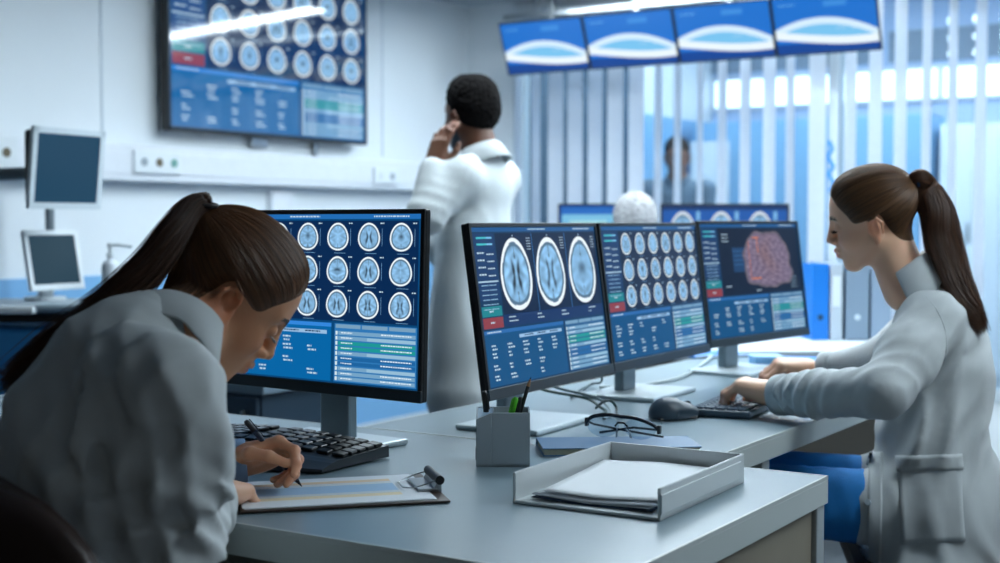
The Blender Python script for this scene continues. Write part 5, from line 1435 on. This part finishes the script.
# binders on the pale counter
def binder(px, w, d, h, col, label, D_=5.02, az=35, hole=None, lab=False):
    p = at(px, 338, D_); t = empty('ring_binder', (p[0], p[1], .7505), R(az), label, 'binder'); m_ = mat('binder %d %d' % (col[0], col[2]), col, .4)
    MB().box((0, 0, h / 2), (w, .004, h), .0015).box((-w / 2 + .0015, d / 2, h / 2), (.003, d, h), .001).box((w / 2 - .0015, d / 2, h / 2), (.003, d, h), .001).build('cover', m_, t)
    MB().box((0, d / 2 + .004, h / 2 - .003), (w - .008, d - .014, h - .014), .001).build('pages', M_paper, t)
    if hole: MB().cyl((0, -.0045, .085), (0, -.002, .085), .011, n=24).cyl((0, -.0055, .085), (0, -.004, .085), .006, n=16).build('finger_hole', mat('hole %d' % hole[0], hole, .4), t)
    if lab: MB().box((0, -.003, h * .64), (w * .7, .0015, h * .4), .0005).build('spine_label', M_paper, t)
    return t
binder(820, .062, .25, .285, (20, 118, 206), 'bright blue ring binder standing on the pale counter beside the right-hand monitor', hole=(20, 60, 90))
binder(836.0, .045, .25, .285, (184, 194, 204), 'narrow pale grey ring binder between the blue and the wide grey binder', lab=True)
binder(857, .085, .25, .285, (128, 146, 164), 'wide grey ring binder standing second from right on the pale counter', hole=(206, 216, 224))
binder(881, .075, .25, .270, (138, 156, 176), 'grey-blue ring binder farthest right on the pale counter, behind the woman')

# equipment at the left wall
def flat_mon(name, c, head, tilt, W, H, col, bez, label, low, smat_col=(10, 66, 96)):
    s = Screen(W - 2 * bez, H - bez - low); s.rect(0, 0, 1, 1, smat_col, 0)
    return monitor(name, c, head, tilt, W, H, s, label, stand=False, bez=bez, low=low, bezm=mat('bezel %s' % col[0], col, .35), smat=M_off, cat='monitor', th=.035)
M_off = screen_mat('dim display', .8, .5, .15)
c_ = at(68, 169, 4.75)
am = flat_mon('wall_monitor', tuple(c_), 4, -6.5, .335, .285, (196, 206, 212), .022, 'silver-framed monitor with blank dark blue screen on a wall arm, above the smaller white one', .022)
arm_y = c_[1]
b = MB(); b.box((-.05, 0, 0), (.05, .14, .14), .01); b.tube([(-.06, 0, -.01), (-.22, -.14, -.02), (-.50, -.10, -.02), (-.74, -.10, -.02)], .022, 12); b.build('arm', M_grey, am)
b = MB(); b.box((-.032, 0, 0), (.03, .315, .265), .012); b.build('rear_shell', M_dark, am)
pq = at(50, 230, 5.30); MB().cyl((pq[0], pq[1], .96), (pq[0], pq[1], 1.45), .018).build('pole', M_grey, am, True)
c2 = at(54.5, 260, 4.95)
lm = flat_mon('desktop_monitor', tuple(c2), 5, 10, .262, .222, (222, 228, 232), .018, 'small white square monitor with dark screen standing on the equipment cart', .022, (14, 56, 74))
cz = float(onZ(0, 0, 0)[2]); 
trayp = at(60, 301, 4.95); TZ = trayp[2]
b = MB(); b.cyl((-.05, 0, -(c2[2] - TZ) + .012), (-.03, 0, -.08), .03, .022); b.cyl((-.05, 0, -(c2[2] - TZ) + .002), (-.05, 0, -(c2[2] - TZ) + .014), .075, n=28); b.build('stand', M_white, lm)
ct = empty('equipment_cart', (trayp[0], trayp[1], 0), R(32), 'medical equipment cart with grey tray and blue body, behind the writing woman at left', 'cart')
MB().box((-.05, 0, TZ - .012), (.66, .40, .022), .008).build('tray', mat('cart tray', (150, 166, 176), .35), ct)
MB().box((-.20, -.20, TZ - .020), (.36, .05, .028), .008).build('handle', M_white, ct)
MB().box((-.12, .06, .50), (.36, .30, .62), .02).build('body', mat('cart blue body', (60, 152, 216), .45), ct)
MB().box((.02, .02, TZ - .055), (.62, .34, .03), .008).build('under_tray', M_black, ct)
b = MB(); b.cyl((0.05, .05, .08), (.05, .05, TZ - .06), .035); b.build('column', M_grey, ct)
MB().box((-.05, .05, .10), (.55, .42, .05), .015).build('base', M_grey, ct)
for sx in (-1, 1):
    for sy in (-1, 1): MB().cyl((-.05 + sx * .24 - .012, .05 + sy * .17, .0385), (-.05 + sx * .24 + .012, .05 + sy * .17, .0385), .038).build('castor', M_black, ct)
for k, (y0, col) in enumerate(((-.10, (30, 40, 50)), (-.04, (30, 60, 96)))):
    MB().tube([(-.28 + k * .08, -.22, TZ - .03), (-.24, -.25, TZ - .16), (-.10 + k * .1, -.24, TZ - .26 - k * .05), (.06, -.20, TZ - .15), (.08 + k * .03, -.16, TZ - .03)], .007, 8).build('hose', mat('hose %d' % col[2], col, .4), ct)
MB().cyl((.0, -.21, TZ - .14), (.0, -.16, TZ - .14), .03).build('knob', M_dark, ct)
b = MB(); b.box((.17, .02, TZ + .007), (.14, .22, .010), .003); o = b.build('control_panel', M_dark, ct)
# soap dispenser
p_ = at(111, 292, 5.0); t = empty('soap_dispenser', (p_[0], p_[1], TZ - .001), R(20), 'white pump dispenser bottle on the equipment cart, right of the small monitor', 'dispenser')
MB().lathe([(.030, 0), (.033, .004), (.033, .13), (.026, .145), (.012, .152), (.012, .162)]).build('bottle', mat('white bottle', (206, 212, 220), .35), t)
b = MB(); b.cyl((0, 0, .16), (0, 0, .20), .006).cyl((0, 0, .165), (0, 0, .175), .015); b.tube([(0, 0, .205), (.03, 0, .208), (.085, 0, .200)], .006, 8).cyl((0, 0, .198), (0, 0, .214), .010); b.build('pump', M_white, t)

# storage behind the front desk
t = empty('storage_cabinet', (-3.27, 3.25, 0), R(0), 'low dark blue-grey cabinet behind the left monitor', 'cabinet'); M_cab = mat('dark blue grey laminate', (46, 66, 84), .45)
MB().box((0, 0, .35), (1.0, .45, .64), .004).build('body', M_cab, t); MB().box((0, 0, .685), (1.04, .48, .03), .004).build('top', mat('cabinet top', (120, 140, 156), .4), t)
for k in range(2):
    d = MB().box((-.25 + .5 * k, -.235, .36), (.49, .018, .60), .003).build('door', M_cab, t); MB().box((-.25 + .5 * k + .2, -.252, .55), (.012, .018, .14), .003).build('handle', M_steel, d)
# stool in front of the standing man
sp = at(405, 470, 4.1); t = empty('stool', (sp[0], sp[1], 0), 0, 'dark round stool in front of the standing man', 'stool')
MB().lathe([(.17, .47), (.19, .48), (.19, .52), (.17, .535)]).build('seat', M_black, t); MB().cyl((0, 0, .08), (0, 0, .47), .025).build('column', M_steel, t)
for k in range(5):
    a = 2 * PI * k / 5; l = MB().tube([(0, 0, .09), (.25 * math.cos(a), .25 * math.sin(a), .06)], .014, 8).build('leg', M_steel, t); MB().sph((.25 * math.cos(a), .25 * math.sin(a), .027), .026, n=12).build('castor', M_black, l)
# blue squiggle on the partition glass
q = [onY(x, y, BY - .012) for x, y in ((829, 141), (832, 149), (828, 157), (833, 166), (829, 174), (833, 183), (830, 192))]
props(MB().tube([tuple(v) for v in catmull(q, 40)], .010, 8).build('ribbon', mat('blue ribbon', (70, 150, 220), .5)), 'wavy light blue ribbon hanging at the partition glass left of the ponytailed woman', 'ribbon')
# white notice behind the man beyond the glass
a_, b_ = onY(691, 142, 9.86), onY(717, 205, 9.86)
props(MB().b2((a_[0], 9.86, b_[2]), (b_[0] + .1, 9.866, a_[2]), .001).build('notice_sheet', M_paper), 'white sheet of paper on the blue cupboard beyond the glass, behind the man', 'paper')
# ------------------------------------------------------------------ light
lamp_tube('ceiling_light', -3.95, -1.9, 6.28, CZ - .03, .16, 'linear ceiling lamp above the four hanging screens', 38.0, rz=R(13))
lamp_tube('ceiling_light', -3.4, -1.0, 4.6, CZ - .03, .30, 'linear ceiling lamp above the back desks', 20.0)
lamp_tube('ceiling_light', -3.4, -1.0, 3.75, CZ - .03, .30, 'linear ceiling lamp above the row of three monitors', 25.0)
lamp_tube('ceiling_light', -.3, 1.6, 2.8, CZ - .03, .30, 'added linear ceiling lamp brightening the desks from the right', 26.0)  # unseen lamp added to lift the desk top and tray papers
lamp_tube('ceiling_light', -2.7, 1.4, 5.4, CZ - .03, .26, 'added long linear ceiling lamp brightening the blinds', 42.0)  # unseen lamp added to whiten the room side of the slats
lamp_tube('ceiling_light', -4.4, 1.5, 7.8, 3.07, .40, 'front linear ceiling lamp of the room beyond the glass', 19.0)
lamp_tube('ceiling_light', -4.4, 1.5, 9.2, 3.07, .40, 'rear linear ceiling lamp of the room beyond the glass', 19.0)
# the rest of the building behind the camera: dim, brighter towards the right-hand side, a gradient shaped to keep the writing woman's back dark
w = bpy.data.worlds.new('room ambience'); SC.world = w; w.use_nodes = True
nt = w.node_tree; bg = nt.nodes['Background']; bg.inputs[0].default_value = lin((182, 190, 192))
g_ = nt.nodes.new('ShaderNodeTexCoord'); sx = nt.nodes.new('ShaderNodeSeparateXYZ'); mr = nt.nodes.new('ShaderNodeMapRange')
nt.links.new(g_.outputs['Generated'], sx.inputs[0]); nt.links.new(sx.outputs['X'], mr.inputs['Value'])
mr.inputs['From Min'].default_value = -.3; mr.inputs['From Max'].default_value = 1; mr.inputs['To Min'].default_value = .0; mr.inputs['To Max'].default_value = .26
nt.links.new(mr.outputs['Result'], bg.inputs[1])
